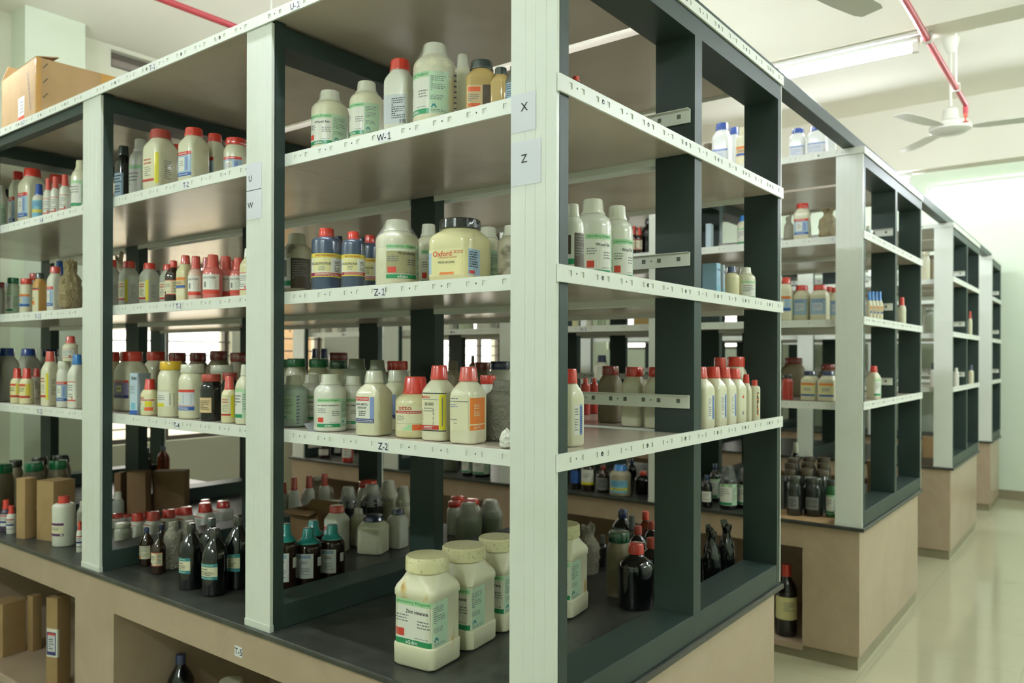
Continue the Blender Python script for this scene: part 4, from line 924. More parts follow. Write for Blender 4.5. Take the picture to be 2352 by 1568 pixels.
('dilute', 1.2834, 0.0384, 1.2846, 0.0377, 0.1398, 195.2, 'cream', 'red', 'stain', 'reagent_bottle', 'bottle', 'containers on the near rack end lowest shelf', 'small cream bottle with brown stained side on the near rack end lowest shelf', 0),
('teal', 0.3054, 1.351, 0.6896, 0.0822, 0.2253, 211.8, 'amber', 'teal', 'white2', 'glass_bottle', 'bottle', 'containers on the counter below T-4', 'teal capped amber bottle, leftmost of four on the counter below T-4', 0),
('jar', 0.6, 1.1023, 1.2846, 0.0872, 0.2016, 207.9, 'white', 'red', 'none', 'reagent_jar', 'jar', 'containers on shelf Z-2', 'red lidded jar behind the zinc label bottle on shelf Z-2', 0),
('sqjarw', 1.25, 0.1514, 1.2846, 0.0486, 0.2174, 188.0, 'cream', 'red', 'none', 'reagent_jar', 'jar', 'containers on the near rack end lowest shelf', 'red lidded jar behind the row, left on the near rack end lowest shelf', 0),
('glass', 0.118, 1.488, 0.6896, 0.0865, 0.2223, 205.0, 'blackg', 'dark', 'teallab', 'glass_bottle', 'bottle', 'containers on the counter below T-4', 'big black glass bottle, foremost, with broad teal label on the counter below T-4', 0),
('sqjarw', 1.32, 0.121, 1.2846, 0.0747, 0.2205, 188.0, 'cream', 'red', 'none', 'reagent_jar', 'jar', 'containers on the near rack end lowest shelf', 'red lidded jar behind the row, right on the near rack end lowest shelf', 0),
('reag', 1.3, 0.0782, 1.6946, 0.0677, 0.1245, 240.0, 'cream', 'white', 'labs', 'reagent_bottle', 'bottle', 'containers on the near rack end middle shelf', 'pale green labelled bottle with white cap on the near rack end middle shelf', 0),
('bag', 1.355, 0.1678, 0.6896, 0.0675, 0.223, 196.1, 'blackbag', '', 'none', 'wrapped_bottle', 'wrapped bottle', 'containers on the near end counter', 'black bag wrapped bottle, taller right one on the near end counter', 0),
('small', 0.12, 1.5102, 1.6946, 0.0659, 0.1557, 214.2, 'pink', 'redp', 'pinklab', 'reagent_bottle', 'bottle', 'containers on shelf T-3', 'foremost pink bottle with red cap and white label on shelf T-3', 0),
('teal', 0.3967, 1.3419, 0.6896, 0.0969, 0.1959, 215.0, 'amber', 'teal', 'white2', 'glass_bottle', 'bottle', 'containers on the counter below T-4', 'teal capped amber bottle, frontmost of four on the counter below T-4', 0),
('box', 1.2708, 0.2152, 0.6896, 0.0427, 0.0904, 262.0, 'blackbag', '', 'bluewhite', 'product_carton', 'carton', 'containers on the near end counter', 'black carton with white and blue label on the near end counter', (0.0312, 0.0309)),
('small', 0.185, 1.5348, 1.6946, 0.0664, 0.1583, 213.7, 'pink', 'redp', 'pinklab', 'reagent_bottle', 'bottle', 'containers on shelf T-3', 'pink bottle right of the foremost pink one on shelf T-3', 0),
('glass', 0.2117, 1.4935, 0.6896, 0.0899, 0.2515, 200.0, 'blackg', 'dark', 'teallab', 'glass_bottle', 'bottle', 'containers on the counter below T-4', 'big black glass bottle partly behind white post on the counter below T-4', 0),
('jar', 0.2, 1.4981, 2.1056, 0.0823, 0.158, 213.4, 'cream', 'red', 'redblue', 'reagent_jar', 'jar', 'containers on shelf T-2', 'round cream jar with red cap next to white post on shelf T-2', 0),
('bag', 1.094, 0.5973, 0.6896, 0.0935, 0.2071, 201.0, 'bag', '', 'none', 'plastic_bag', 'plastic bag', 'containers on the near end counter', 'crumpled clear bag beside the fourth zinc jar on the near end counter', 0),
('teal', 0.493, 1.3277, 0.6896, 0.0922, 0.1946, 210.2, 'amber', 'teal', 'white2', 'glass_bottle', 'bottle', 'containers on the counter below T-4', 'teal capped amber bottle, rightmost of four on the counter below T-4', 0),
('glass2', 1.1962, 0.4461, 0.6896, 0.0686, 0.1881, 199.2, 'blackg', 'redd', 'none', 'glass_bottle', 'bottle', 'containers on the near end counter', 'dark bottle with red cap behind the foremost on the near end counter', 0),
('jar', 0.2, 1.5314, 1.2846, 0.0581, 0.1584, 213.6, 'dark', 'redd', 'none', 'reagent_jar', 'jar', 'containers on shelf T-4', 'dusty red cap behind the yellow strip bottle on shelf T-4', 0),
('glass', 0.106, 1.618, 0.6896, 0.0793, 0.2246, 192.0, 'blackg', 'dark', 'teallab', 'glass_bottle', 'bottle', 'containers on the counter below T-4', 'big black glass bottle, leftmost of three in front on the counter below T-4', 0),
('jar', 0.1009, 1.7461, 1.2846, 0.0893, 0.1984, 205.0, 'cream', 'yellow', 'yellb', 'reagent_jar', 'jar', 'containers on shelf T-4', 'white jar with bright yellow lid on shelf T-4', 0),
('small', 0.12, 1.6167, 1.6946, 0.0527, 0.1586, 214.7, 'pinkish', 'redp', 'pinklab', 'reagent_bottle', 'bottle', 'containers on shelf T-3', 'pale pink bottle with red cap on shelf T-3', 0),
('dilute', 1.1333, 0.6373, 1.2846, 0.0362, 0.1379, 201.1, 'redl', 'red', 'none', 'reagent_bottle', 'bottle', 'containers on the near rack end lowest shelf', 'small red bottle, left of two on the near rack end lowest shelf', 0),
('jar', 0.95, 0.9048, 1.2846, 0.088, 0.2008, 204.2, 'white', 'navy', 'none', 'reagent_jar', 'jar', 'containers on the back shelf behind Z-2', 'big navy lidded jar by the corner post on the back shelf behind Z-2', 0),
('sqjar', 0.13, 1.6492, 2.1056, 0.0835, 0.2049, 186.0, 'cream', 'red', 'redblue', 'reagent_jar', 'jar', 'containers on shelf T-2', 'square cream jar with red and blue label on shelf T-2', 0),
('teal', 0.4883, 1.4306, 0.6896, 0.0919, 0.197, 210.8, 'amber', 'teal', 'none', 'glass_bottle', 'bottle', 'containers on the counter below T-4', 'teal capped amber bottle, rearmost of four on the counter below T-4', 0),
('jar', 0.25, 1.5952, 0.0706, 0.0986, 0.2524, 213.5, 'cream', 'cream', 'none', 'reagent_jar', 'jar', 'containers in the opening under the counter', 'cream lidded jar under tag T-5 in the opening under the counter', 0),
('sqbot', 0.13, 1.7022, 1.6946, 0.0505, 0.1694, 188.0, 'yellowish', 'redp', 'orangeblue', 'reagent_bottle', 'bottle', 'containers on shelf T-3', 'pale yellow bottle with red cap on shelf T-3', 0),
('dilute', 1.214, 0.6473, 1.2846, 0.0353, 0.1361, 200.8, 'redl', 'red', 'none', 'reagent_bottle', 'bottle', 'containers on the near rack end lowest shelf', 'small red bottle, right of two on the near rack end lowest shelf', 0),
('jar', 0.58, 1.3969, 1.2846, 0.0764, 0.2024, 209.9, 'cream', 'dgreen', 'none', 'reagent_jar', 'jar', 'containers on shelf Z-2', 'darkest green capped jar of the back row on shelf Z-2', 0),
('glass2', 1.3312, 0.4587, 0.6896, 0.0611, 0.1811, 198.7, 'blackg', 'redd', 'none', 'glass_bottle', 'bottle', 'containers on the near end counter', 'dark bottle with red cap, higher of the right pair on the near end counter', 0),
('sqjar', 0.22, 1.6622, 2.1056, 0.0671, 0.2073, 188.0, 'cream', 'red', 'redblue', 'reagent_jar', 'jar', 'containers on shelf T-2', 'red capped cream jar third from right post on shelf T-2', 0),
('small', 1.2491, 0.6282, 0.6896, 0.0405, 0.12, 200.4, 'dark', 'dark', 'none', 'reagent_bottle', 'bottle', 'containers on the near end counter', 'small dark bottle left of film wrapped jar on the near end counter', 0),
('jar', 0.26, 1.6779, 1.2846, 0.0941, 0.1848, 213.9, 'cream', 'white', 'none', 'reagent_jar', 'jar', 'containers on shelf T-4', 'white lidded jar behind dark bottle on shelf T-4', 0),
('jar', 1.0, 1.0312, 1.2846, 0.0724, 0.1967, 204.8, 'dusty', 'dred', 'none', 'reagent_jar', 'jar', 'containers on the back shelf behind Z-2', 'dark red lidded jar near the window light on the back shelf behind Z-2', 0),
('jar', 0.55, 1.4796, 1.2846, 0.0847, 0.2074, 210.6, 'cream', 'green', 'none', 'reagent_jar', 'jar', 'containers on shelf Z-2', 'middle green capped jar of the back row on shelf Z-2', 0),
('small', 0.3, 1.671, 1.6946, 0.0569, 0.163, 213.5, 'pink', 'redp', 'none', 'reagent_bottle', 'bottle', 'containers on shelf T-3', 'pink bottle in second row near right end on shelf T-3', 0),
('glass', 0.2438, 1.7164, 0.6896, 0.0819, 0.2069, 214.2, 'blackg', 'smoke', 'none', 'glass_bottle', 'bottle', 'containers on the counter below T-4', 'clear necked black bottle behind the foremost one on the counter below T-4', 0),
('jar', 0.5, 1.5516, 1.2846, 0.0827, 0.2091, 205.0, 'cream', 'green', 'none', 'reagent_jar', 'jar', 'containers on shelf Z-2', 'green capped jar in shadow, leftmost back row on shelf Z-2', 0),
('small', 0.0894, 1.8727, 1.2846, 0.0628, 0.1317, 205.0, 'yellowish', 'red', 'ottos', 'reagent_bottle', 'bottle', 'containers on shelf T-4', 'small red capped bottle with otto style label on shelf T-4', 0),
('glass2', 0.14, 1.8012, 1.6946, 0.059, 0.1587, 215.4, 'amber', 'red', 'amberlab2', 'glass_bottle', 'bottle', 'containers on shelf T-3', 'brown bottle with red cap and cream label on shelf T-3', 0),
('glass2', 1.3876, 0.6165, 0.6896, 0.0887, 0.1999, 199.7, 'blackg', 'navy', 'none', 'glass_bottle', 'bottle', 'containers on the near end counter', 'dark bottle with tall navy cap on the near end counter', 0),
('sqjar', 0.125, 1.8675, 2.1056, 0.0968, 0.2349, 188.0, 'cream', 'redd', 'yellowv', 'reagent_jar', 'jar', 'containers on shelf T-2', 'ribbed square cream jar with yellow label edge on shelf T-2', 0),
('jar', 0.4, 1.7211, 2.1056, 0.0674, 0.2278, 213.0, 'cream', 'red', 'none', 'reagent_jar', 'jar', 'containers on shelf T-2', 'red capped jar behind the white post on shelf T-2', 0),
('jar', 0.5, 1.6514, 1.2846, 0.0789, 0.2055, 211.9, 'cream', 'green', 'none', 'reagent_jar', 'jar', 'containers on shelf Z-2', 'green capped jar partly behind the dark post on shelf Z-2', 0),
('glass', 0.1342, 1.8893, 0.6896, 0.0521, 0.1492, 212.0, 'amber', 'black', 'amberlab2', 'glass_bottle', 'bottle', 'containers on the counter below T-4', 'amber bottle with red bordered label, front of the amber pair on the counter below T-4', 0),
('box', 0.0967, 1.9567, 1.2846, 0.0726, 0.1531, 205.0, 'paleblue', '', 'xan', 'product_carton', 'carton', 'containers on shelf T-4', 'pale blue and white carton among jars on shelf T-4', (0.0338, 0.075)),
('small', 1.3536, 0.5561, 0.6896, 0.0442, 0.1888, 199.4, 'dark', 'smoke', 'none', 'reagent_bottle', 'bottle', 'containers on the near end counter', 'grey capped bottle beside the navy cap on the near end counter', 0),
('glass2', 1.4005, 0.5214, 0.6896, 0.0614, 0.2019, 198.9, 'amberr', 'red', 'none', 'glass_bottle', 'bottle', 'containers on the near end counter', 'brown bottle with bright red cap, rearmost on the near end counter', 0),
('small', 0.3, 1.8454, 1.6946, 0.0505, 0.1897, 214.4, 'pink', 'redp', 'none', 'reagent_bottle', 'bottle', 'containers on shelf T-3', 'pink bottle behind the foremost pink one on shelf T-3', 0),
('wrapb', 0.2032, 1.9144, 0.6896, 0.0599, 0.175, 215.4, 'wrapw', 'wrapw', 'none', 'wrapped_bottle', 'bottle', 'containers on the counter below T-4', 'bubble wrapped bottle beside the big black glass bottles on the counter below T-4', 0),
('glass', 0.235, 1.9092, 0.0706, 0.1009, 0.2796, 215.1, 'blackg', 'navy', 'none', 'glass_bottle', 'bottle', 'containers in the opening under the counter', 'film wrapped bottle with navy cap in the opening under the counter', 0),
('sqjar', 0.2, 1.9432, 1.6946, 0.0522, 0.1603, 188.0, 'clearish', 'red', 'yellowv', 'reagent_jar', 'jar', 'containers on shelf T-3', 'red lidded jar with yellow strip, fourth from left on shelf T-3', 0),
('wrapb', 0.2715, 1.9133, 0.6896, 0.0661, 0.1686, 214.9, 'wrapw', 'wrapw', 'none', 'wrapped_bottle', 'bottle', 'containers on the counter below T-4', 'bubble wrapped bottle behind the leftmost black bottle on the counter below T-4', 0),
('sqjar', 0.8476, 1.4935, 0.6896, 0.1101, 0.1531, 205.0, 'cream', 'navy', 'none', 'reagent_jar', 'jar', 'containers on the counter below T-4', 'square cream jar with navy cap in deep shade on the counter below T-4', 0),
('jar', 0.45, 1.8521, 1.2846, 0.0831, 0.2315, 213.3, 'dusty', 'dred', 'none', 'reagent_jar', 'jar', 'containers on shelf T-4', 'red lidded big jar behind the white post on shelf T-4', 0),
('sqjar', 0.7639, 1.6252, 0.6896, 0.0841, 0.1905, 188.0, 'white', 'red', 'redblue', 'reagent_jar', 'jar', 'containers on the counter below T-4', 'red capped white jar behind the teal capped bottles on the counter below T-4', 0),
('glass', 0.1615, 2.031, 0.6896, 0.0507, 0.1456, 216.2, 'amber', 'navy', 'amberlab', 'glass_bottle', 'bottle', 'containers on the counter below T-4', 'amber bottle with cream label and navy cap on the counter below T-4', 0),
('sqjar', 0.17, 2.0304, 1.6946, 0.0598, 0.1685, 188.0, 'clearish', 'red', 'yellowv', 'reagent_jar', 'jar', 'containers on shelf T-3', 'red lidded jar with yellow strip, third from left on shelf T-3', 0),
('sqjar', 0.9682, 1.4746, 0.6896, 0.0741, 0.1647, 188.0, 'white', 'navy', 'none', 'reagent_jar', 'jar', 'containers on the counter below T-4', 'navy capped white jar right of the square cream jar on the counter below T-4', 0),
('carton', 0.7492, 1.7685, 0.6896, 0.1805, 0.2258, 188.0, 'cardd', '', 'none', 'cardboard_carton', 'carton', 'containers on the counter below T-4', 'dark open carton filled with red capped bottles on the counter below T-4', (0.1542, 0.1)),
('glass', 0.2264, 2.0417, 0.6896, 0.0457, 0.1453, 215.7, 'amber', 'navy', 'none', 'glass_bottle', 'bottle', 'containers on the counter below T-4', 'navy capped bottle behind the small amber pair on the counter below T-4', 0),
('reag', 0.8935, 1.6383, 0.6896, 0.0702, 0.1573, 209.3, 'cream', 'white', 'none', 'reagent_bottle', 'bottle', 'containers on the counter below T-4', 'plain cream bottle in shade between the jars on the counter below T-4', 0),
('sqjarw', 0.1632, 2.1565, 1.2846, 0.1, 0.2347, 188.0, 'cream', 'red', 'violet', 'reagent_jar', 'jar', 'containers on shelf T-4', 'red lidded big jar with violet label on shelf T-4', 0),
('sqjarw', 0.1358, 2.2532, 1.2846, 0.061, 0.2333, 188.0, 'cream', 'red', 'redblue', 'reagent_jar', 'jar', 'containers on shelf T-4', 'red lidded big jar touching dark post on shelf T-4', 0),
('sqjarw', 0.45, 2.0012, 1.2846, 0.0817, 0.2392, 188.0, 'dusty', 'dred', 'none', 'reagent_jar', 'jar', 'containers on shelf T-4', 'red lidded big jar, sixth from left, back row on shelf T-4', 0),
('film', 1.2548, 1.3202, 0.6896, 0.1178, 0.164, 205.0, 'greyg', 'film', 'none', 'reagent_bottle', 'bottle', 'containers on the near bay counter', 'cone topped film wrapped round bottle, left of two on the near bay counter', 0),
('sqjar', 0.17, 2.1908, 1.6946, 0.0612, 0.1871, 188.0, 'clearish', 'red', 'yellowv', 'reagent_jar', 'jar', 'containers on shelf T-3', 'red lidded jar with yellow strip, second from left on shelf T-3', 0),
('glass', 0.285, 2.3135, 0.0706, 0.0567, 0.0924, 216.3, 'blackg', 'black', 'none', 'glass_bottle', 'bottle', 'containers in the opening under the counter', 'black capped dark bottle in the opening under the counter', 0),
('reag', 0.22, 2.1963, 2.1056, 0.0882, 0.2767, 216.4, 'white', 'white', 'labs', 'reagent_bottle', 'bottle', 'containers on shelf T-2', 'round white bottle with green band on shelf T-2', 0),
('film', 1.3729, 1.2909, 0.6896, 0.1106, 0.1644, 205.0, 'greyg', 'film', 'none', 'reagent_bottle', 'bottle', 'containers on the near bay counter', 'cone topped film wrapped round bottle, right of two on the near bay counter', 0),
('jar', 0.8856, 1.7924, 0.6896, 0.0904, 0.1725, 210.1, 'dark', 'dark', 'none', 'reagent_jar', 'jar', 'containers on the counter below T-4', 'dark glass jar behind the red capped jar on the counter below T-4', 0),
('glass', 0.385, 2.3101, 0.0706, 0.0552, 0.0939, 215.7, 'blackg', 'black', 'none', 'glass_bottle', 'bottle', 'containers in the opening under the counter', 'black capped bottle behind the navy capped one in the opening under the counter', 0),
('sqjarw', 0.45, 2.1557, 1.2846, 0.0807, 0.2325, 188.0, 'dusty', 'dred', 'none', 'reagent_jar', 'jar', 'containers on shelf T-4', 'red lidded big jar, fifth from left, back row on shelf T-4', 0),
('jar', 1.3055, 1.4493, 0.6896, 0.0718, 0.1488, 205.8, 'white', 'red', 'none', 'reagent_jar', 'jar', 'containers on the near bay counter', 'red lidded white jar left of the film wrapped pair on the near bay counter', 0),
('sqjar', 0.38, 2.199, 2.1056, 0.0629, 0.29, 188.0, 'cream', 'red', 'none', 'reagent_jar', 'jar', 'containers on shelf T-2', 'red capped jar hidden behind two square jars on shelf T-2', 0),
('sqjar', 0.2, 2.2979, 2.1056, 0.0549, 0.2617, 188.0, 'dark', 'smoke', 'bluelab', 'reagent_jar', 'jar', 'containers on shelf T-2', 'dark glass jar with pale blue label on shelf T-2', 0),
('jar', 0.95, 1.8405, 1.2846, 0.0965, 0.2354, 210.0, 'white', 'dred', 'none', 'reagent_jar', 'jar', 'containers on the back shelf behind Z-2', 'dark red lidded jar on the back shelf behind Z-2', 0),
('sqbot', 0.0895, 2.4601, 1.2846, 0.0584, 0.223, 188.0, 'white', 'bluec', 'redline', 'reagent_bottle', 'bottle', 'containers on shelf S-12', 'blue capped white bottle touching the post on shelf S-12', 0),
('sqjarw', 0.42, 2.2662, 1.2846, 0.0839, 0.2327, 188.0, 'dusty', 'dred', 'none', 'reagent_jar', 'jar', 'containers on shelf T-4', 'red lidded big jar, fourth from left, back row on shelf T-4', 0),
('jar', 0.235, 2.3652, 0.6896, 0.0725, 0.1077, 216.9, 'clearish', 'white', 'teals', 'reagent_jar', 'jar', 'containers on the counter below T-4', 'white lidded clear jar with teal label on the counter below T-4', 0),
('sqjar', 0.2, 2.3984, 1.6946, 0.0531, 0.211, 188.0, 'clearish', 'red', 'yellowv', 'reagent_jar', 'jar', 'containers on shelf T-3', 'red lidded jar touching the dark post on shelf T-3', 0),
('small', 0.0963, 2.4468, 0.6896, 0.0269, 0.1271, 218.1, 'white', 'red', 'bluebandsmall', 'reagent_bottle', 'bottle', 'containers on the counter below S-12', 'small white bottle touching the white post on the counter below S-12', 0),
('jar', 1.3884, 1.4207, 0.6896, 0.085, 0.1494, 205.2, 'white', 'red', 'none', 'reagent_jar', 'jar', 'containers on the near bay counter', 'red lidded jar peeping between the film wrapped pair on the near bay counter', 0),
('jar', 0.0874, 2.5744, 1.2846, 0.0577, 0.1936, 218.6, 'white', 'white', 'redblue', 'reagent_jar', 'jar', 'containers on shelf S-12', 'white lidded bottle with red and blue label on shelf S-12', 0),
('sqjarw', 0.38, 2.3699, 1.2846, 0.0924, 0.2366, 188.0, 'cream', 'red', 'none', 'reagent_jar', 'jar', 'containers on shelf T-4', 'red lidded big jar, third from left, back row on shelf T-4', 0),
('small', 0.0924, 2.5288, 1.4791, 0.0607, 0.1051, 218.4, 'cream', 'redp', 'redline', 'reagent_bottle', 'bottle', 'containers on shelf S-12', 'small red capped bottle stacked above white lid on shelf S-12', 0),
('jar', 1.3953, 1.5104, 0.6896, 0.074, 0.1517, 205.7, 'white', 'red', 'none', 'reagent_jar', 'jar', 'containers on the near bay counter', 'rear red lidded jar above the film wrapped pair on the near bay counter', 0),
('film', 1.0814, 1.921, 0.6896, 0.0888, 0.1965, 209.6, 'dark', 'film', 'none', 'reagent_bottle', 'bottle', 'containers on the counter below T-4', 'dark bottle with whitish film cone, left on the counter below T-4', 0),
('reag', 0.13, 2.5226, 2.1056, 0.0744, 0.2214, 218.1, 'cream', 'cream', 'labs', 'reagent_bottle', 'bottle', 'containers on shelf S-8', 'cream bottle with green bands touching the white post on shelf S-8', 0),
('film', 1.2785, 1.7531, 0.6896, 0.0766, 0.1903, 207.7, 'cream', 'film', 'none', 'reagent_bottle', 'bottle', 'containers on the counter below T-4', 'pale bottle with film cone beside the dark post on the counter below T-4', 0),
('film', 1.1754, 1.8615, 0.6896, 0.1066, 0.1998, 208.8, 'dark', 'film', 'none', 'reagent_bottle', 'bottle', 'containers on the counter below T-4', 'dark bottle with bright film cone, middle on the counter below T-4', 0),
('tubcap', 0.4, 2.4277, 0.6896, 0.066, 0.123, 188.0, 'white', 'redf', 'smallred', 'reagent_jar', 'jar', 'containers on the counter below T-4', 'red capped white jar, fourth from left of the row on the counter below T-4', 0),
('tubcap', 0.48, 2.4442, 0.6896, 0.0678, 0.1184, 188.0, 'white', 'redf', 'smallred', 'reagent_jar', 'jar', 'containers on the counter below T-4', 'red capped white jar, fifth from left of the row on the counter below T-4', 0),
('sqbot', 0.0916, 2.7219, 1.2846, 0.0579, 0.2366, 188.0, 'cream', 'redp', 'yellowv', 'reagent_bottle', 'bottle', 'containers on shelf S-12', 'square cream bottle with yellow strip and red cap on shelf S-12', 0),
('tubcap', 0.37, 2.5031, 0.6896, 0.066, 0.1128, 188.0, 'white', 'redf', 'smallred', 'reagent_jar', 'jar', 'containers on the counter below T-4', 'red capped white jar, third from left of the row on the counter below T-4', 0),
('bag', 0.13, 2.6206, 1.6946, 0.1015, 0.2321, 218.4, 'bagb', '', 'none', 'plastic_bag', 'plastic bag', 'containers on shelf S-11', 'crumpled brown plastic bag beside the white post on shelf S-11', 0),
('dilute', 0.1105, 2.6299, 0.6896, 0.0894, 0.2107, 215.0, 'white', 'red', 'purple', 'reagent_bottle', 'bottle', 'containers on the counter below S-12', 'tall white bottle with red cap and purple banded label on the counter below S-12', 0),
('film', 1.2884, 1.8683, 0.6896, 0.0991, 0.2066, 208.2, 'cream', 'film', 'none', 'reagent_bottle', 'bottle', 'containers on the counter below T-4', 'pale bottle with film cone, rearmost on the counter below T-4', 0),
('tubcap', 0.565, 2.4474, 0.6896, 0.0711, 0.1169, 188.0, 'white', 'redf', 'smallred', 'reagent_jar', 'jar', 'containers on the counter below T-4', 'red capped white jar, sixth from left of the row on the counter below T-4', 0),
('tubcap', 0.4205, 2.5506, 0.6896, 0.0405, 0.1047, 188.0, 'white', 'redf', 'none', 'reagent_jar', 'jar', 'containers on the counter below T-4', 'red capped jar at the left of the second row on the counter below T-4', 0),
('small', 0.12, 2.6494, 2.1056, 0.0442, 0.1791, 218.6, 'white', 'redp', 'redline', 'reagent_bottle', 'bottle', 'containers on shelf S-8', 'small red capped bottle, right of three on shelf S-8', 0),
('tubcap', 0.62, 2.3773, 0.6896, 0.0732, 0.1348, 188.0, 'white', 'redf', 'smallred', 'reagent_jar', 'jar', 'containers on the counter below T-4', 'red capped white jar, seventh from left of the row on the counter below T-4', 0),
('box', 0.12, 2.7004, 0.0706, 0.0939, 0.3816, 200.0, 'card', '', 'sticker', 'cardboard_carton', 'carton', 'containers in the opening under the counter', 'tall kraft carton with blue bordered sticker in the opening under the counter', (0.0626, 0.07)),
('tubcap', 0.568, 2.5203, 0.6896, 0.0468, 0.1013, 188.0, 'white', 'redf', 'none', 'reagent_jar', 'jar', 'containers on the counter below T-4', 'red capped jar half hidden in the second row on the counter below T-4', 0),
('reag', 0.2107, 2.6795, 0.6896, 0.0475, 0.1684, 218.1, 'white', 'white', 'teals', 'reagent_bottle', 'bottle', 'containers on the counter below S-12', 'white bottle with teal label behind the post on the counter below S-12', 0),
('reag', 1.12, 2.1488, 1.2846, 0.0566, 0.2565, 210.5, 'white', 'navy', 'none', 'reagent_bottle', 'bottle', 'containers on the back shelf behind Z-2', 'small navy capped white bottle, right of two on the back shelf behind Z-2', 0),
('small', 0.12, 2.7435, 2.1056, 0.0414, 0.183, 218.8, 'white', 'redp', 'redline', 'reagent_bottle', 'bottle', 'containers on shelf S-8', 'small red capped bottle, middle of three on shelf S-8', 0),
('small', 1.0203, 2.2522, 0.6896, 0.0537, 0.2184, 211.5, 'white', 'red', 'none', 'reagent_bottle', 'bottle', 'containers on the counter below T-4', 'red capped bottle rising behind carton, left on the counter below T-4', 0),
('jar', 1.289, 2.0149, 0.6896, 0.1031, 0.1902, 208.9, 'white', 'red', 'none', 'reagent_jar', 'jar', 'containers on the counter below T-4', 'red lidded jar behind the film cone bottles on the counter below T-4', 0),
('small', 0.9935, 2.2998, 0.6896, 0.0495, 0.1914, 211.8, 'white', 'red', 'none', 'reagent_bottle', 'bottle', 'containers on the counter below T-4', 'red capped bottle beside the dark near post on the counter below T-4', 0),
('small', 1.106, 2.2442, 0.6896, 0.0549, 0.2174, 211.0, 'white', 'red', 'none', 'reagent_bottle', 'bottle', 'containers on the counter below T-4', 'red capped bottle rising behind carton, middle on the counter below T-4', 0),
('box', 0.1463, 2.793, 0.6896, 0.1495, 0.2579, 195.0, 'card', '', 'none', 'cardboard_carton', 'carton', 'containers on the counter below S-12', 'narrow kraft carton, right of the pair on the counter below S-12', (0.1067, 0.1067)),
('small', 0.12, 2.8163, 2.1056, 0.0401, 0.1854, 219.0, 'white', 'redp', 'redline', 'reagent_bottle', 'bottle', 'containers on shelf S-8', 'small red capped bottle, left of three on shelf S-8', 0),
('sqjar', 0.15, 2.8164, 1.6946, 0.0539, 0.2063, 188.0, 'white', 'redp', 'redblue', 'reagent_jar', 'jar', 'containers on shelf S-11', 'white square bottle with red cap and blue label on shelf S-11', 0),
('tubcap', 0.79, 2.4989, 0.6896, 0.0763, 0.1067, 188.0, 'white', 'redf', 'smallred', 'reagent_jar', 'jar', 'containers on the counter below T-4', 'red capped white jar, rightmost of the row on the counter below T-4', 0),
('small', 1.2025, 2.2452, 0.6896, 0.0562, 0.2169, 210.4, 'white', 'red', 'none', 'reagent_bottle', 'bottle', 'containers on the counter below T-4', 'red capped bottle rising behind carton, right on the counter below T-4', 0),
('reag', 1.15, 2.2588, 1.2846, 0.047, 0.2575, 210.8, 'white', 'navy', 'none', 'reagent_bottle', 'bottle', 'containers on the back shelf behind Z-2', 'small navy capped white bottle, left of two on the back shelf behind Z-2', 0),
('tubcap', 0.7347, 2.5644, 0.6896, 0.0592, 0.1127, 188.0, 'white', 'redf', 'none', 'reagent_jar', 'jar', 'containers on the counter below T-4', 'red capped jar with glinting top in second row on the counter below T-4', 0),
('small', 0.0867, 2.9513, 1.2846, 0.0604, 0.1603, 219.6, 'yellowish', 'red', 'yellred', 'reagent_bottle', 'bottle', 'containers on shelf S-12', 'small squat jar with red cap, right of pair on shelf S-12', 0),
('box', 0.0692, 2.9065, 0.6896, 0.0779, 0.2639, 195.0, 'card', '', 'none', 'cardboard_carton', 'carton', 'containers on the counter below S-12', 'narrow kraft carton, left of the pair on the counter below S-12', (0.0558, 0.0558)),
('small', 0.12, 2.9138, 2.1056, 0.0524, 0.1725, 219.3, 'white', 'blue', 'bluey', 'reagent_bottle', 'bottle', 'containers on shelf S-8', 'small bottle with blue cap and light blue label on shelf S-8', 0),
('tubcap', 0.42, 2.7949, 0.6896, 0.0587, 0.0662, 188.0, 'white', 'redf', 'smallred', 'reagent_jar', 'jar', 'containers on the counter below T-4', 'red capped white jar, leftmost of the row on the counter below T-4', 0),
('sqjar', 0.15, 2.976, 1.6946, 0.0494, 0.1875, 188.0, 'orangep', 'smoke', 'orangeband', 'reagent_jar', 'jar', 'containers on shelf S-11', 'amber orange jar with grey film cap on shelf S-11', 0),
('bag', 0.45, 2.8459, 1.6946, 0.0693, 0.3141, 217.0, 'bagb', '', 'none', 'plastic_bag', 'plastic bag', 'containers on shelf T-3', 'brown crumpled bag behind the red lidded jars on shelf T-3', 0),
('small', 0.0594, 3.0451, 0.6896, 0.0403, 0.1281, 220.0, 'white', 'red', 'bluebandsmall', 'reagent_bottle', 'bottle', 'containers on the counter below S-12', 'small white bottle with navy bands beside kraft carton on the counter below S-12', 0),
('tubcap', 0.5, 2.8768, 0.6896, 0.0639, 0.0412, 188.0, 'white', 'redf', 'smallred', 'reagent_jar', 'jar', 'containers on the counter below T-4', 'red capped white jar, second from left of the row on the counter below T-4', 0),
('small', 0.0863, 3.0565, 1.2846, 0.056, 0.1594, 219.8, 'yellowish', 'red', 'yellred', 'reagent_bottle', 'bottle', 'containers on shelf S-12', 'small squat jar with red cap, left of pair on shelf S-12', 0),
('sqjar', 2.7275, 0.1946, 1.2846, 0.08, 0.1515, 182.0, 'cream', 'navy', 'orangeb2', 'reagent_jar', 'jar', 'containers on the second rack lowest shelf', 'navy capped jar with orange banded label, right on the second rack lowest shelf', 0),
('bag', 2.7375, 0.1995, 2.1056, 0.1025, 0.1641, 192.8, 'bagb', '', 'none', 'wrapped_bottle', 'wrapped bottle', 'containers on the second rack upper shelf', 'brown bag wrapped bottle beside the white post on the second rack upper shelf', 0),
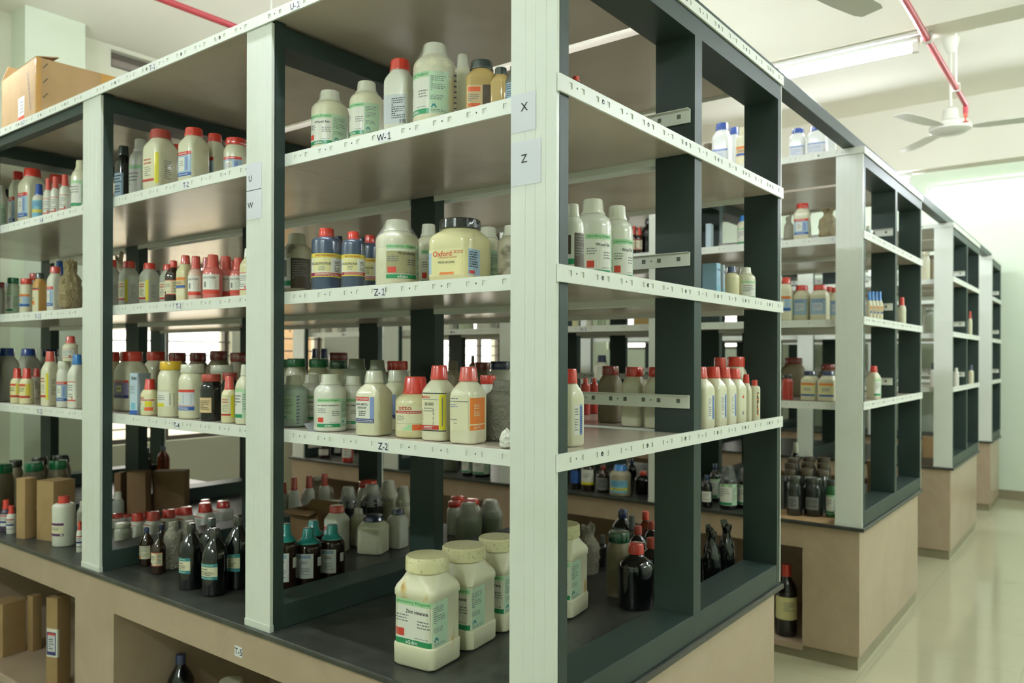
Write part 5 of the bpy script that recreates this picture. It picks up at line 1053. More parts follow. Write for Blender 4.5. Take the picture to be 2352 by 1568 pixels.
('sqjar', 2.7275, 0.2351, 1.6946, 0.0842, 0.178, 182.0, 'cream', 'red', 'bluesq', 'reagent_jar', 'jar', 'containers on the second rack middle shelf', 'red capped square jar with blue label, right on the second rack middle shelf', 0),
('glass2', 2.7064, 0.3934, 0.0706, 0.1067, 0.3613, 194.1, 'blackg', 'red', 'creamband', 'glass_bottle', 'bottle', 'containers under the second rack counter', 'big black bottle with red cap and cream label band under the second rack counter', 0),
('sqjar', 0.15, 3.0639, 2.1056, 0.095, 0.2677, 186.0, 'cream', 'red', 'redblue', 'reagent_jar', 'jar', 'containers on shelf S-8', 'larger square jar with red cap and blue grey label on shelf S-8', 0),
('sqjar', 2.7425, 0.2894, 1.2846, 0.0777, 0.1504, 182.0, 'cream', 'navy', 'orangeb2', 'reagent_jar', 'jar', 'containers on the second rack lowest shelf', 'navy capped jar with orange banded label, left on the second rack lowest shelf', 0),
('sqjar', 2.7175, 0.3202, 2.1056, 0.0792, 0.19, 188.0, 'cream', 'red', 'redblue', 'reagent_jar', 'jar', 'containers on the second rack upper shelf', 'red capped square bottle with blue label on the second rack upper shelf', 0),
('small', 0.0592, 3.1065, 0.6896, 0.0456, 0.147, 220.1, 'purpleb', 'red', 'bluebandsmall', 'reagent_bottle', 'bottle', 'containers on the counter below S-12', 'small purple bottle with red cap at left edge on the counter below S-12', 0),
('sqjar', 2.7475, 0.255, 2.5176, 0.0944, 0.1685, 188.0, 'whiteb', 'blue', 'bluefaint', 'reagent_jar', 'jar', 'containers on top of the second rack', 'larger white jar with blue cap near corner on top of the second rack', 0),
('sqjar', 2.7475, 0.3317, 1.6946, 0.0801, 0.1828, 182.0, 'cream', 'red', 'bluesq', 'reagent_jar', 'jar', 'containers on the second rack middle shelf', 'red capped square jar with blue label, left on the second rack middle shelf', 0),
('jar', 2.7288, 0.3612, 0.6896, 0.0787, 0.1993, 193.9, 'smokej', 'smokej', 'darklab', 'reagent_jar', 'jar', 'containers on the second rack counter', 'smoky dark jar, left of front row on the second rack counter', 0),
('jar', 0.14, 3.0986, 1.6946, 0.0574, 0.1679, 219.6, 'cream', 'red', 'blueyl', 'reagent_jar', 'jar', 'containers on shelf S-11', 'cream jar with red cap and blue bands on shelf S-11', 0),
('sqjar', 2.6875, 0.3927, 1.6946, 0.0601, 0.2228, 188.0, 'cream', 'red', 'blueyl', 'reagent_jar', 'jar', 'containers on the second rack middle shelf', 'red capped bottle beside first rack post on the second rack middle shelf', 0),
('jar', 2.7891, 0.1943, 0.6896, 0.0537, 0.1905, 192.7, 'green2', 'smokej', 'labs', 'reagent_jar', 'jar', 'containers on the second rack counter', 'green jar next to the white post on the second rack counter', 0),
('sqjar', 2.7625, 0.3587, 2.5176, 0.0803, 0.1784, 188.0, 'whiteb', 'blue', 'bluefaint', 'reagent_jar', 'jar', 'containers on top of the second rack', 'white jar with blue cap, left of post pair on top of the second rack', 0),
('bag', 2.7475, 0.4001, 2.1056, 0.0559, 0.1466, 194.0, 'bag', '', 'none', 'plastic_bag', 'plastic bag', 'containers on the second rack upper shelf', 'grey film bag left of the red capped bottle on the second rack upper shelf', 0),
('jar', 2.7755, 0.2793, 0.6896, 0.0968, 0.1959, 193.2, 'smokej', 'smokej', 'darklab', 'reagent_jar', 'jar', 'containers on the second rack counter', 'smoky dark jar, right of front row on the second rack counter', 0),
('jar', 2.7475, 0.4046, 1.2846, 0.056, 0.131, 194.1, 'redl', 'dark', 'none', 'reagent_jar', 'jar', 'containers on the second rack lowest shelf', 'red jar beside the first rack post on the second rack lowest shelf', 0),
('sqjar', 2.8475, 0.1889, 1.6946, 0.0585, 0.1715, 188.0, 'cream', 'red', 'bluesq', 'reagent_jar', 'jar', 'containers on the second rack middle shelf', 'red capped jar beside the white post on the second rack middle shelf', 0),
('film', 2.6802, 0.6976, 0.6896, 0.0952, 0.2283, 196.0, 'blackg', 'filmd', 'labs', 'reagent_bottle', 'bottle', 'containers on the second rack counter', 'dark film topped bottle with green white label, left on the second rack counter', 0),
('film', 2.7579, 0.6297, 0.6896, 0.0974, 0.2137, 195.4, 'blackg', 'filmd', 'labs', 'reagent_bottle', 'bottle', 'containers on the second rack counter', 'dark film topped bottle with green white label, right on the second rack counter', 0),
('sqjar', 2.8975, 0.2397, 1.6946, 0.0594, 0.1824, 188.0, 'cream', 'red', 'bluesq', 'reagent_jar', 'jar', 'containers on the second rack middle shelf', 'red capped jar behind the square pair on the second rack middle shelf', 0),
('reag', 2.7175, 0.6372, 2.5176, 0.0766, 0.2225, 195.6, 'cream', 'cream', 'orangeblue', 'reagent_bottle', 'bottle', 'containers on top of the second rack', 'cream bottle with orange and green label on top of the second rack', 0),
('glass2', 2.6485, 0.8071, 0.6896, 0.0576, 0.1742, 196.8, 'blackg', 'navy', 'whites', 'glass_bottle', 'bottle', 'containers on the second rack counter', 'small dark bottle with navy cap and white label on the second rack counter', 0),
('sqjar', 2.8975, 0.2287, 2.5176, 0.0475, 0.1849, 188.0, 'whiteb', 'blue', 'none', 'reagent_jar', 'jar', 'containers on top of the second rack', 'white jar with blue cap rightmost, behind larger one on top of the second rack', 0),
('jar', 0.14, 3.254, 1.6946, 0.0584, 0.1813, 219.9, 'mint', 'green', 'labs', 'reagent_jar', 'jar', 'containers on shelf S-11', 'pale mint bottle with green cap on shelf S-11', 0),
('box', 0.2287, 3.2274, 0.0706, 0.0617, 0.2618, 190.0, 'card', '', 'none', 'cardboard_carton', 'carton', 'containers in the opening under the counter', 'narrow kraft carton behind the tall one in the opening under the counter', (0.0449, 0.0449)),
('box', 0.5726, 3.0766, 0.6896, 0.0598, 0.216, 222.0, 'cardd', '', 'none', 'cardboard_carton', 'carton', 'containers on the counter below T-4', 'brown carton left of three in shade on the counter below T-4', (0.0322, 0.08)),
('sqjar', 0.1189, 3.2716, 1.2846, 0.0887, 0.2532, 188.0, 'greyw', 'blue', 'none', 'reagent_jar', 'jar', 'containers on shelf S-12', 'grey jar with blue cap at left edge on shelf S-12', 0),
('small', 0.531, 3.0166, 0.6896, 0.0567, 0.1318, 217.0, 'greyw', 'white', 'none', 'reagent_bottle', 'bottle', 'containers on the counter below T-4', 'plain white canister before brown cartons on the counter below T-4', 0),
('sqjar', 2.7475, 0.7676, 2.5176, 0.0945, 0.2752, 188.0, 'whiteb', 'blue', 'bluefaint', 'reagent_jar', 'jar', 'containers on top of the second rack', 'white jar with blue cap seen through first rack on top of the second rack', 0),
('reag', 2.7975, 0.6632, 2.1056, 0.0688, 0.1754, 195.5, 'cream', 'bluec', 'labs', 'reagent_bottle', 'bottle', 'containers on the second rack upper shelf', 'cream bottle with bright blue cap on the second rack upper shelf', 0),
('box', 0.7907, 2.9812, 0.6896, 0.1806, 0.21, 222.0, 'cardd', '', 'none', 'cardboard_carton', 'carton', 'containers on the counter below T-4', 'brown carton right of three in shade on the counter below T-4', (0.1635, 0.08)),
('jar', 0.32, 3.2124, 2.1056, 0.0823, 0.29, 218.8, 'cream', 'red', 'none', 'reagent_jar', 'jar', 'containers on shelf S-8', 'wide red lidded jar behind the small bottles on shelf S-8', 0),
('box', 0.622, 2.986, 0.6896, 0.1142, 0.2248, 222.0, 'cardd', '', 'none', 'cardboard_carton', 'carton', 'containers on the counter below T-4', 'brown carton middle of three in shade on the counter below T-4', (0.0918, 0.08)),
('box', 0.1347, 3.2912, 0.0706, 0.1506, 0.2475, 190.0, 'card', '', 'none', 'cardboard_carton', 'carton', 'containers in the opening under the counter', 'wide kraft carton in the opening under the counter', (0.1103, 0.1103)),
('sqjar', 0.17, 3.2813, 2.1056, 0.0625, 0.29, 186.0, 'cream', 'red', 'redblue', 'reagent_jar', 'jar', 'containers on shelf S-8', 'square jar with red cap, second from left on shelf S-8', 0),
('box', 2.7475, 0.8387, 2.1056, 0.0424, 0.1406, 188.0, 'paleblue', '', 'none', 'product_carton', 'carton', 'containers on the second rack upper shelf', 'pale blue upright carton on the second rack upper shelf', (0.0302, 0.05)),
('jar', 2.7775, 0.8568, 2.5176, 0.0712, 0.1837, 196.7, 'dusty', 'dusty', 'none', 'reagent_jar', 'jar', 'containers on top of the second rack', 'dusty jar with grey lid beside mid post on top of the second rack', 0),
('jar', 2.9107, 0.4415, 0.6896, 0.0669, 0.2067, 194.0, 'smokej', 'dusty', 'none', 'reagent_jar', 'jar', 'containers on the second rack counter', 'smoky dark jar, second row left on the second rack counter', 0),
('jar', 0.1338, 3.3387, 0.6896, 0.0856, 0.2875, 220.2, 'dusty', 'green', 'none', 'reagent_jar', 'jar', 'containers on the counter below S-12', 'bag covered jar with green lid at left edge on the counter below S-12', 0),
('jar', 2.9468, 0.3691, 0.6896, 0.0839, 0.2129, 193.5, 'smokej', 'dusty', 'none', 'reagent_jar', 'jar', 'containers on the second rack counter', 'smoky dark jar, second row middle on the second rack counter', 0),
('box', 0.36, 3.2373, 1.6946, 0.0779, 0.2863, 190.0, 'white', '', 'bluehalf', 'medicine_carton', 'carton', 'containers on shelf S-11', 'white and blue carton behind the square bottle on shelf S-11', (0.0351, 0.07)),
('jar', 2.9969, 0.2991, 0.6896, 0.0833, 0.2087, 193.0, 'smokej', 'dusty', 'none', 'reagent_jar', 'jar', 'containers on the second rack counter', 'smoky dark jar, second row right on the second rack counter', 0),
('reag', 3.0475, 0.0795, 2.1056, 0.042, 0.0956, 191.5, 'teal', 'white', 'none', 'reagent_bottle', 'bottle', 'containers on the second rack upper shelf', 'pale teal bottle at rack end upper shelf on the second rack upper shelf', 0),
('sqbot', 3.0975, 0.0629, 1.2846, 0.0587, 0.1761, 250.0, 'cream', 'red', 'labs', 'reagent_bottle', 'bottle', 'containers on the second rack lowest shelf', 'cream bottle with red cap at rack end on the second rack lowest shelf', 0),
('glass2', 2.8496, 0.8449, 0.6896, 0.0599, 0.2117, 196.5, 'blackg', 'navy', 'labs', 'glass_bottle', 'bottle', 'containers on the second rack counter', 'dark bottle with navy cap behind the small one on the second rack counter', 0),
('small', 3.0975, 0.0857, 1.6946, 0.0276, 0.1637, 270.0, 'cream', 'bluec', 'orangeblue', 'reagent_bottle', 'bottle', 'containers on the second rack middle shelf', 'small blue capped bottle at rack end, first on the second rack middle shelf', 0),
('sqjar', 2.8975, 0.7576, 2.5176, 0.0633, 0.2872, 188.0, 'whiteb', 'blue', 'none', 'reagent_jar', 'jar', 'containers on top of the second rack', 'white jar with blue cap behind, seen through first rack on top of the second rack', 0),
('jar', 0.3823, 3.3423, 0.6896, 0.0966, 0.2781, 218.7, 'dusty', 'green', 'none', 'reagent_jar', 'jar', 'containers on the counter below S-12', 'dusty jar with green lid behind cartons, right on the counter below S-12', 0),
('jar', 0.2835, 3.3829, 0.6896, 0.1016, 0.2738, 219.4, 'dusty', 'green', 'none', 'reagent_jar', 'jar', 'containers on the counter below S-12', 'dusty jar with green lid behind cartons, left on the counter below S-12', 0),
('reag', 0.15, 3.4351, 2.1056, 0.067, 0.2398, 220.3, 'white', 'white', 'labs', 'reagent_bottle', 'bottle', 'containers on shelf S-8', 'white bottle with green bands at left edge on shelf S-8', 0),
('bag', 1.3152, 2.4377, 0.6896, 0.1861, 0.1736, 210.7, 'bag', '', 'none', 'plastic_bag', 'plastic bag', 'containers on the counter below T-4', 'crumpled clear plastic bag draped on dark carton on the counter below T-4', 0),
('box', 3.4375, 0.1561, 0.6896, 0.0319, 0.2241, 188.0, 'card', '', 'none', 'product_carton', 'carton', 'containers on the second rack counter', 'striped carton stack on rack end counter on the second rack counter', (0.0268, 0.06)),
('sqjarw', 3.0975, 0.2965, 1.2846, 0.0933, 0.1844, 188.0, 'dusty', 'dred', 'none', 'reagent_jar', 'jar', 'containers on the second rack lowest shelf', 'dark red lidded jar behind the navy caps on the second rack lowest shelf', 0),
('small', 3.1575, 0.0819, 1.6946, 0.0278, 0.1675, 270.0, 'cream', 'bluec', 'orangeblue', 'reagent_bottle', 'bottle', 'containers on the second rack middle shelf', 'small blue capped bottle at rack end, second on the second rack middle shelf', 0),
('jar', 0.15, 3.4597, 1.6946, 0.0654, 0.1728, 220.3, 'greyw', 'dred', 'darklab', 'reagent_jar', 'jar', 'containers on shelf S-11', 'dark red lidded jar at left edge on shelf S-11', 0),
('jar', 0.3, 3.4155, 1.6946, 0.0607, 0.2258, 219.4, 'cream', 'red', 'none', 'reagent_jar', 'jar', 'containers on shelf S-11', 'red capped jar behind, highest red lid left of box on shelf S-11', 0),
('reag', 2.6766, 1.3616, 0.6896, 0.1249, 0.1803, 199.8, 'beige', 'bluec', 'bluey2', 'reagent_bottle', 'bottle', 'containers on the second rack counter', 'beige bottle with blue cap and yellow striped label on the second rack counter', 0),
('small', 2.7375, 1.2716, 2.1056, 0.0406, 0.1637, 199.1, 'amber', 'red', 'amberlab2', 'reagent_bottle', 'bottle', 'containers on the second rack upper shelf', 'small red capped amber bottle, right on the second rack upper shelf', 0),
('small', 0.3156, 3.4328, 1.2846, 0.0535, 0.153, 219.3, 'dirty', 'red', 'none', 'reagent_bottle', 'bottle', 'containers on shelf S-12', 'small red capped jar behind the squat pair on shelf S-12', 0),
('small', 2.7525, 1.3145, 2.1056, 0.041, 0.1778, 199.3, 'amber', 'red', 'amberlab2', 'reagent_bottle', 'bottle', 'containers on the second rack upper shelf', 'small red capped amber bottle, left on the second rack upper shelf', 0),
('small', 3.2175, 0.0779, 1.6946, 0.0281, 0.1714, 270.0, 'cream', 'bluec', 'orangeblue', 'reagent_bottle', 'bottle', 'containers on the second rack middle shelf', 'small blue capped bottle at rack end, third on the second rack middle shelf', 0),
('glass2', 2.7975, 1.243, 2.1056, 0.0867, 0.2205, 198.8, 'blackg', 'black', 'none', 'glass_bottle', 'bottle', 'containers on the second rack upper shelf', 'black glass bottle with black cap on the second rack upper shelf', 0),
('glass2', 2.8005, 1.2765, 0.6896, 0.0974, 0.1359, 199.0, 'blackg', 'red', 'none', 'glass_bottle', 'bottle', 'containers on the second rack counter', 'dark bottle with bright red cap on the second rack counter', 0),
('sqjar', 2.7975, 1.2835, 1.6946, 0.0877, 0.1445, 188.0, 'amberp', 'dark', 'none', 'reagent_jar', 'jar', 'containers on the second rack middle shelf', 'amber jar above tag O-1 near white post on the second rack middle shelf', 0),
('sqjar', 0.31, 3.5184, 1.2846, 0.0903, 0.2539, 188.0, 'greyw', 'blue', 'none', 'reagent_jar', 'jar', 'containers on shelf S-12', 'grey jar with blue cap behind small red capped jars on shelf S-12', 0),
('glass2', 2.6972, 1.4899, 0.6896, 0.0809, 0.1641, 200.4, 'amber', 'dred', 'greylab', 'glass_bottle', 'bottle', 'containers on the second rack counter', 'dark red capped bottle with grey label on the second rack counter', 0),
('sqjarw', 3.1475, 0.5023, 1.2846, 0.118, 0.2182, 188.0, 'dusty', 'dred', 'none', 'reagent_jar', 'jar', 'containers on the second rack lowest shelf', 'wide dark red lidded jar in the back on the second rack lowest shelf', 0),
('jar', 3.1517, 0.5172, 0.6896, 0.0754, 0.2106, 194.0, 'smokej', 'dusty', 'none', 'reagent_jar', 'jar', 'containers on the second rack counter', 'smoky dark jar, third row left on the second rack counter', 0),
('small', 3.2575, 0.069, 1.6946, 0.0325, 0.1735, 270.0, 'cream', 'bluec', 'orangeblue', 'reagent_bottle', 'bottle', 'containers on the second rack middle shelf', 'small blue capped bottle at rack end, fourth on the second rack middle shelf', 0),
('small', 2.7375, 1.4864, 1.6946, 0.0289, 0.1513, 200.3, 'mint', 'white', 'none', 'reagent_bottle', 'bottle', 'containers on the second rack middle shelf', 'pale slim bottle above tag O-1, fourth on the second rack middle shelf', 0),
('small', 2.7475, 1.5198, 1.6946, 0.029, 0.1533, 200.4, 'mint', 'white', 'none', 'reagent_bottle', 'bottle', 'containers on the second rack middle shelf', 'pale slim bottle above tag O-1, third on the second rack middle shelf', 0),
('jar', 3.2143, 0.4409, 0.6896, 0.0796, 0.2151, 193.4, 'smokej', 'dusty', 'none', 'reagent_jar', 'jar', 'containers on the second rack counter', 'smoky dark jar, third row middle on the second rack counter', 0),
('jar', 3.2378, 0.363, 0.6896, 0.0739, 0.2141, 192.9, 'smokej', 'dusty', 'none', 'reagent_jar', 'jar', 'containers on the second rack counter', 'smoky dark jar, third row right on the second rack counter', 0),
('small', 2.7525, 1.5506, 1.6946, 0.0292, 0.1549, 200.5, 'mint', 'white', 'none', 'reagent_bottle', 'bottle', 'containers on the second rack middle shelf', 'pale slim bottle above tag O-1, second on the second rack middle shelf', 0),
('reag', 2.7475, 1.5322, 1.2846, 0.0926, 0.2316, 200.5, 'white', 'navy', 'teals', 'reagent_bottle', 'bottle', 'containers on the second rack lowest shelf', 'white bottle with teal label seen through first rack on the second rack lowest shelf', 0),
('glass2', 2.7102, 1.6043, 0.6896, 0.0904, 0.2092, 201.0, 'amber', 'white', 'whitey', 'glass_bottle', 'bottle', 'containers on the second rack counter', 'amber bottle with white label and yellow base band on the second rack counter', 0),
('small', 2.7225, 1.5603, 1.6946, 0.0291, 0.1537, 200.7, 'mint', 'white', 'none', 'reagent_bottle', 'bottle', 'containers on the second rack middle shelf', 'pale slim bottle above tag O-1, first on the second rack middle shelf', 0),
('jar', 0.42, 3.5383, 1.2846, 0.0958, 0.2526, 219.0, 'greyw', 'navy', 'none', 'reagent_jar', 'jar', 'containers on shelf S-12', 'dark navy capped jar in back row on shelf S-12', 0),
('jar', 2.7475, 1.621, 1.6946, 0.0429, 0.1575, 200.9, 'white', 'bluec', 'none', 'reagent_jar', 'jar', 'containers on the second rack middle shelf', 'white tub above tag O-1 on the second rack middle shelf', 0),
('glass2', 2.7044, 1.6924, 0.6896, 0.0645, 0.1906, 201.4, 'blackg', 'navy', 'blab', 'glass_bottle', 'bottle', 'containers on the second rack counter', 'blue labelled bottle at the dark corner post on the second rack counter', 0),
('sqjar', 0.42, 3.6134, 2.1056, 0.0396, 0.29, 188.0, 'cream', 'red', 'none', 'reagent_jar', 'jar', 'containers on shelf S-8', 'red capped jar peeping behind larger square jar on shelf S-8', 0),
('box', 2.7475, 1.7232, 1.6946, 0.0435, 0.1348, 188.0, 'yellowp', '', 'none', 'product_carton', 'carton', 'containers on the second rack middle shelf', 'yellow carton above tag O-1 on the second rack middle shelf', (0.0248, 0.05)),
('jar', 3.3346, 0.561, 0.6896, 0.0781, 0.2191, 193.9, 'smokej', 'dusty', 'none', 'reagent_jar', 'jar', 'containers on the second rack counter', 'smoky dark jar, rear row left on the second rack counter', 0),
('jar', 3.3925, 0.4872, 0.6896, 0.0777, 0.2241, 193.4, 'smokej', 'dusty', 'none', 'reagent_jar', 'jar', 'containers on the second rack counter', 'smoky dark jar, rear row middle on the second rack counter', 0),
('jar', 3.4166, 0.4089, 0.6896, 0.0767, 0.2251, 192.9, 'smokej', 'dusty', 'none', 'reagent_jar', 'jar', 'containers on the second rack counter', 'smoky dark jar, rear row right on the second rack counter', 0),
('small', 0.3, 3.7595, 1.6946, 0.0374, 0.1973, 220.1, 'white', 'blue', 'none', 'reagent_bottle', 'bottle', 'containers on shelf S-11', 'blue capped bottle behind the green capped one on shelf S-11', 0),
('jar', 0.3386, 3.7525, 0.6896, 0.0716, 0.2508, 219.9, 'dusty', 'dark', 'none', 'reagent_jar', 'jar', 'containers on the counter below S-12', 'dark lidded jar behind the bag covered jar on the counter below S-12', 0),
('glass2', 3.006, 1.4657, 0.6896, 0.0599, 0.1723, 199.4, 'blackg', 'navy', 'none', 'glass_bottle', 'bottle', 'containers on the second rack counter', 'navy capped bottle behind the beige one on the second rack counter', 0),
('jar', 0.4466, 3.7298, 0.6896, 0.0901, 0.2551, 219.2, 'dusty', 'dark', 'none', 'reagent_jar', 'jar', 'containers on the counter below S-12', 'brown lidded jar behind the green lidded jars, left on the counter below S-12', 0),
('jar', 0.5502, 3.706, 0.6896, 0.0948, 0.2609, 218.6, 'dusty', 'dark', 'none', 'reagent_jar', 'jar', 'containers on the counter below S-12', 'brown lidded jar behind the green lidded jars, right on the counter below S-12', 0),
('small', 3.6975, 0.0438, 1.6946, 0.0439, 0.1683, 190.5, 'cream', 'red', 'none', 'reagent_bottle', 'bottle', 'containers on the second rack middle shelf', 'cream bottle with red cap at rack end right on the second rack middle shelf', 0),
('box', 2.7475, 2.4379, 1.6946, 0.1423, 0.0971, 188.0, 'white', '', 'none', 'product_carton', 'carton', 'containers on the second rack middle shelf', 'white carton above tag M-6, right on the second rack middle shelf', (0.1058, 0.1)),
('glass2', 2.7289, 2.4692, 0.6896, 0.1246, 0.2156, 204.8, 'blackg', 'dark', 'labs', 'glass_bottle', 'bottle', 'containers on the second rack counter', 'dark bottle with green white label seen through bay, right on the second rack counter', 0),
('glass2', 2.7092, 2.5813, 0.6896, 0.0778, 0.2114, 205.4, 'blackg', 'dark', 'labs', 'glass_bottle', 'bottle', 'containers on the second rack counter', 'dark bottle with green white label seen through bay, left on the second rack counter', 0),
('jar', 2.7475, 2.6277, 1.6946, 0.1059, 0.1041, 205.4, 'mint', 'white', 'none', 'reagent_jar', 'jar', 'containers on the second rack middle shelf', 'pale round tub above tag M-6 on the second rack middle shelf', 0),
('glass2', 2.7975, 2.6086, 1.2846, 0.0609, 0.2248, 205.2, 'amberr', 'dark', 'none', 'glass_bottle', 'bottle', 'containers on the second rack lowest shelf', 'glowing amber narrow neck bottle against the window on the second rack lowest shelf', 0),
('small', 0.5, 4.2398, 0.0706, 0.0655, 0.0454, 219.9, 'redl', 'red', 'none', 'reagent_bottle', 'bottle', 'containers in the opening under the counter', 'second red bottle behind wide kraft carton in the opening under the counter', 0),
('small', 0.455, 4.2881, 0.0706, 0.052, 0.064, 220.2, 'redl', 'red', 'none', 'reagent_bottle', 'bottle', 'containers in the opening under the counter', 'red bottle behind wide kraft carton in the opening under the counter', 0),
('box', 2.7475, 2.7884, 1.6946, 0.1169, 0.0878, 188.0, 'white', '', 'none', 'product_carton', 'carton', 'containers on the second rack middle shelf', 'white carton above tag M-6, left on the second rack middle shelf', (0.0735, 0.1)),
('jar', 2.8178, 2.8358, 0.6896, 0.1124, 0.1364, 206.0, 'greyg', 'dark', 'none', 'reagent_jar', 'jar', 'containers on the second rack counter', 'grey jar seen through near bay on the second rack counter', 0),
('glass', 1.3909, 4.1592, 0.6896, 0.0809, 0.203, 215.7, 'amberr', 'navy', 'none', 'glass_bottle', 'bottle', 'containers on the counter below T-4', 'red brown bottle with navy cap behind cartons on the counter below T-4', 0),
('glass', 1.3029, 4.1934, 0.6896, 0.0425, 0.1982, 216.1, 'amber', 'navy', 'none', 'glass_bottle', 'bottle', 'containers on the counter below T-4', 'navy capped dark bottle behind cartons on the counter below T-4', 0),
('small', 4.0001, 0.7594, 0.6896, 0.0555, 0.2391, 193.8, 'blackg', 'white', 'whites', 'reagent_bottle', 'bottle', 'containers on the second rack counter', 'small bottle with white label behind the dark jars on the second rack counter', 0),
('small', 1.256, 4.1976, 0.6896, 0.0342, 0.185, 216.4, 'white', 'green', 'none', 'reagent_bottle', 'bottle', 'containers on the counter below T-4', 'small green capped bottle behind cartons on the counter below T-4', 0),
('glass2', 2.6585, 3.7549, 0.6896, 0.0858, 0.2046, 209.6, 'redl', 'red', 'whites', 'glass_bottle', 'bottle', 'containers on the second rack counter', 'red labelled bottle seen through near bay on the second rack counter', 0),
('box', 2.7475, 3.9639, 1.6946, 0.1054, 0.0828, 188.0, 'white', '', 'none', 'product_carton', 'carton', 'containers on the second rack middle shelf', 'white carton above tag M-5, right on the second rack middle shelf', (0.0519, 0.1)),
('glass2', 2.7014, 4.083, 0.6896, 0.0954, 0.146, 210.4, 'amber', 'white', 'whites', 'glass_bottle', 'bottle', 'containers on the second rack counter', 'amber bottle with white label seen through near bay on the second rack counter', 0),
('box', 2.7475, 4.1245, 1.6946, 0.0998, 0.0872, 188.0, 'white', '', 'none', 'product_carton', 'carton', 'containers on the second rack middle shelf', 'white carton above tag M-5, middle on the second rack middle shelf', (0.0434, 0.1)),
('glass2', 2.8868, 4.1388, 0.6896, 0.0633, 0.1208, 210.0, 'blackg', 'red', 'whites', 'glass_bottle', 'bottle', 'containers on the second rack counter', 'dark bottle with white red label seen through near bay on the second rack counter', 0),
('box', 2.7475, 4.2959, 1.6946, 0.1149, 0.0916, 188.0, 'white', '', 'none', 'product_carton', 'carton', 'containers on the second rack middle shelf', 'white carton above tag M-5, left on the second rack middle shelf', (0.0634, 0.1)),
('small', 5.4245, 0.1617, 1.2846, 0.0417, 0.1852, 189.6, 'white', 'dark', 'none', 'reagent_bottle', 'bottle', 'containers on the third rack lowest shelf', 'white bottle with dark cap on the third rack lowest shelf', 0),
('jar', 5.4245, 0.1859, 1.6946, 0.0837, 0.2001, 189.7, 'greyg', 'greyg', 'none', 'reagent_jar', 'jar', 'containers on the third rack middle shelf', 'grey wrapped jar on the third rack middle shelf', 0),
('jar', 5.4245, 0.2193, 2.1056, 0.0722, 0.2273, 189.9, 'cream', 'cream', 'none', 'reagent_jar', 'jar', 'containers on the third rack upper shelf', 'pale jar, left on the third rack upper shelf', 0),
('jar', 5.4845, 0.1806, 2.1056, 0.0602, 0.2039, 189.7, 'dusty', 'dusty', 'none', 'reagent_jar', 'jar', 'containers on the third rack upper shelf', 'dusty jar, right on the third rack upper shelf', 0),
('reag', 5.6295, 0.0316, 1.2846, 0.0387, 0.1436, 189.0, 'white', 'white', 'none', 'reagent_bottle', 'bottle', 'containers on the third rack lowest shelf', 'white bottle at rack end on the third rack lowest shelf', 0),
('box', 6.0345, 0.0551, 1.6946, 0.069, 0.2338, 188.0, 'mintw', '', 'none', 'reagent_carton', 'carton', 'containers on the third rack middle shelf', 'pale green white canister block at rack end on the third rack middle shelf', (0.0687, 0.05)),
('box', 5.8624, 0.2665, 0.6896, 0.0892, 0.1626, 188.0, 'card', '', 'none', 'cardboard_carton', 'carton', 'containers on the third rack counter', 'kraft carton with torn top on the third rack counter', (0.0852, 0.15)),
('small', 6.4495, 0.0336, 1.2846, 0.0425, 0.1625, 188.6, 'cream', 'navy', 'none', 'reagent_bottle', 'bottle', 'containers on the third rack lowest shelf', 'cream bottle with navy cap at rack end on the third rack lowest shelf', 0),
('small', 6.3745, 0.0323, 1.6946, 0.0324, 0.2139, 188.6, 'cream', 'red', 'none', 'reagent_bottle', 'bottle', 'containers on the third rack middle shelf', 'small cream bottle at rack end on the third rack middle shelf', 0)]

for i, it in enumerate(ITEMS): container(*it, seed=i+1)

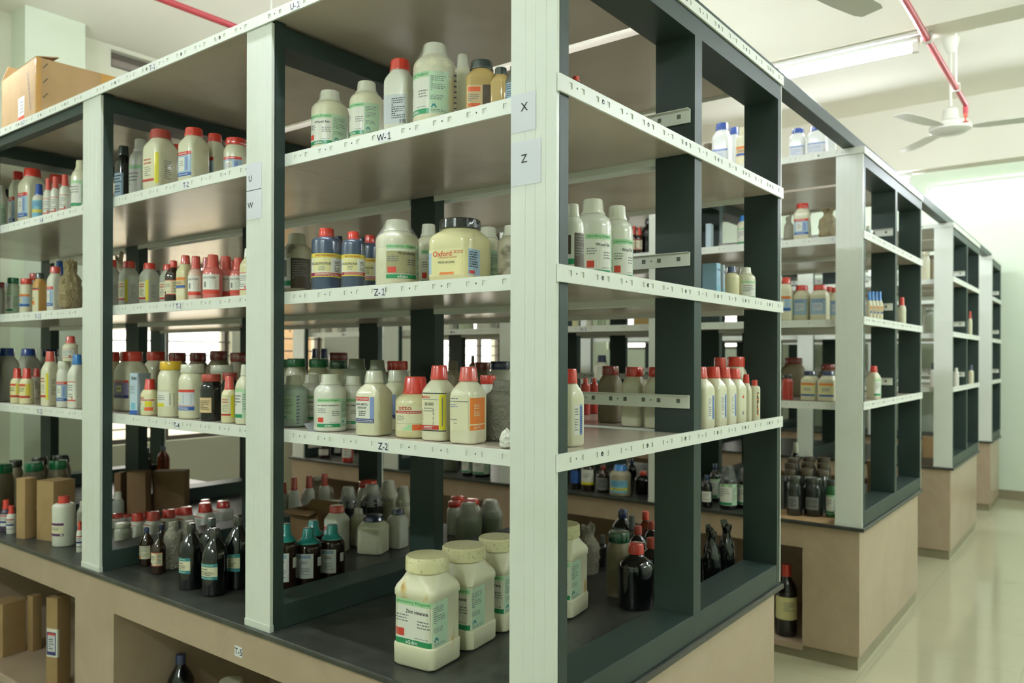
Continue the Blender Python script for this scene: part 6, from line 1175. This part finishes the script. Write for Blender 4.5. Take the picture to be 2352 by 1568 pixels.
# ------------------------------------------------------------------ singular objects
def big_carton():
    root = empty('cardboard_carton', (.31, 2.98, ZT)); root.rotation_euler = (0, 0, R(-4))
    tag(root, 'open topped brown cardboard box with tape, on top of the nearest rack', 'carton')
    a, b, h, t = .245, .235, .285, .005; m = M_CARD
    mb = MB(); mb.box(-a, a, -b, b, 0, t); mb.box(-a, -a+t, -b, b, t, h); mb.box(a-t, a, -b, b, t, h); mb.box(-a+t, a-t, -b, -b+t, t, h); mb.box(-a+t, a-t, b-t, b, t, h)
    mb.build('body', [m], root)
    mb = MB(); mb.face([(-a, -b, h), (-a, b, h), (-a+.10, b-.01, h+.05), (-a+.10, -b+.03, h+.03)]); mb.face([(a, -b, h), (a, b, h), (a+.09, b, h-.02), (a+.09, -b, h-.03)])
    mb.face([(-a, b, h), (a, b, h), (a-.02, b-.03, h+.09), (-a+.02, b-.02, h+.07)])
    o = mb.build('flap', [m], root); s_ = o.modifiers.new('t', 'SOLIDIFY'); s_.thickness = .004
    mb = MB(); mb.box(.02, .085, -b-.0012, -b-.0003, 0, h); mb.build('tape', [M_TAPE], root)
    mb = MB(); mb.box(-a-.0012, -a-.0003, -b-.001, -b+.012, 0, h); mb.box(-a-.001, -a+.018, -b-.0012, -b-.0003, .0, h); mb.build('tape', [M_TAPE], root)
    mb = MB()
    for k in range(4): mb.face([(-a+.025, -b-.001, .05+.065*k), (-a+.027, -b-.001, .047+.065*k), (-a+.045, -b-.001, .07+.065*k), (-a+.043, -b-.001, .073+.065*k)])
    mb.build('staple', [M_HOLE], root)
    L = Lab(a, b, 0, h)
    mb = MB(); x = -a-.0006
    mb.box(x, x+.0004, -.08, .0, .05, .15, 0); mb.box(x-.0003, x, -.08, .0, .05, .065, 1)
    for k in range(4): mb.box(x-.0003, x, -.07, -.02, .08+.015*k, .085+.015*k, 2)
    mb.build('label', [lmat('paper'), lmat('red'), lmat('grey')], root)
    mb = MB(); r_ = random.Random(4)
    for k in range(8):   # hand lettering, a slanted column of strokes
        y, z = -.115-.012*k*.4, .24-.022*k
        mb.face([(x, y, z), (x, y-.004, z), (x, y-.016, z-.014), (x, y-.012, z-.016)]); mb.face([(x, y-.02, z+.004), (x, y-.023, z+.004), (x, y-.012, z-.012), (x, y-.009, z-.012)])
    mb.build('pen_marks', [lmat('smudge')], root)
big_carton()
# small debris strip left on shelf Z-2
mb = MB(); mb.face([(0, 0, 0), (.05, 0, 0), (.05, .03, .0), (0, .03, 0)]); mb.face([(0, .03, 0), (.05, .03, 0), (.045, .06, .022), (.0, .055, .02)])
o = mb.build('paper_scrap', [pmat('scrap_grey', '#8b8e8c', .5)]); s_ = o.modifiers.new('t', 'SOLIDIFY'); s_.thickness = .0008; o.location = (.056, .875, LEV[2]+.0006)
tag(o, 'bent grey paper scrap lying at the edge of shelf Z-2', 'paper scrap')
mb = MB(); mb.box(.006, .24, .13, .56, ZC, ZC+.0004); o = mb.build('cardboard_sheet', [M_CARD]); o.location = (2.5975, 0, 0)
tag(o, 'thin cardboard sheet under the smoky dark jars on the second rack', 'cardboard')

# ------------------------------------------------------------------ light and camera
w = bpy.data.worlds.new('World'); sc.world = w; w.use_nodes = True
bg = w.node_tree.nodes['Background']; bg.inputs['Color'].default_value = (1.0, .97, .86, 1); bg.inputs['Strength'].default_value = 3.0

cam = bpy.data.cameras.new('Camera'); co = bpy.data.objects.new('Camera', cam); COL.objects.link(co)
co.matrix_world = Matrix.Translation((-1.4022, -.9554, 1.5)) @ Matrix.Rotation(CA-PI/2, 4, 'Z') @ Matrix.Rotation(PI/2, 4, 'X') @ Matrix.Rotation(.0029, 4, 'Z')
cam.sensor_width = 36; cam.lens = 1805.6/2352*36; cam.shift_y = 36.9/2352; cam.clip_start = .05
cam.dof.use_dof = True; cam.dof.focus_distance = 2.05; cam.dof.aperture_fstop = 3.6
sc.camera = co
sc.view_settings.view_transform = 'Standard'; sc.view_settings.look = 'None'; sc.view_settings.gamma = 1; sc.view_settings.exposure = 0.60
try: sc.cycles.use_denoising = True
except Exception: pass
sc.cycles.max_bounces = 7; sc.cycles.transparent_max_bounces = 10; sc.cycles.use_adaptive_sampling = True; sc.cycles.adaptive_threshold = .025; sc.cycles.sample_clamp_indirect = 6
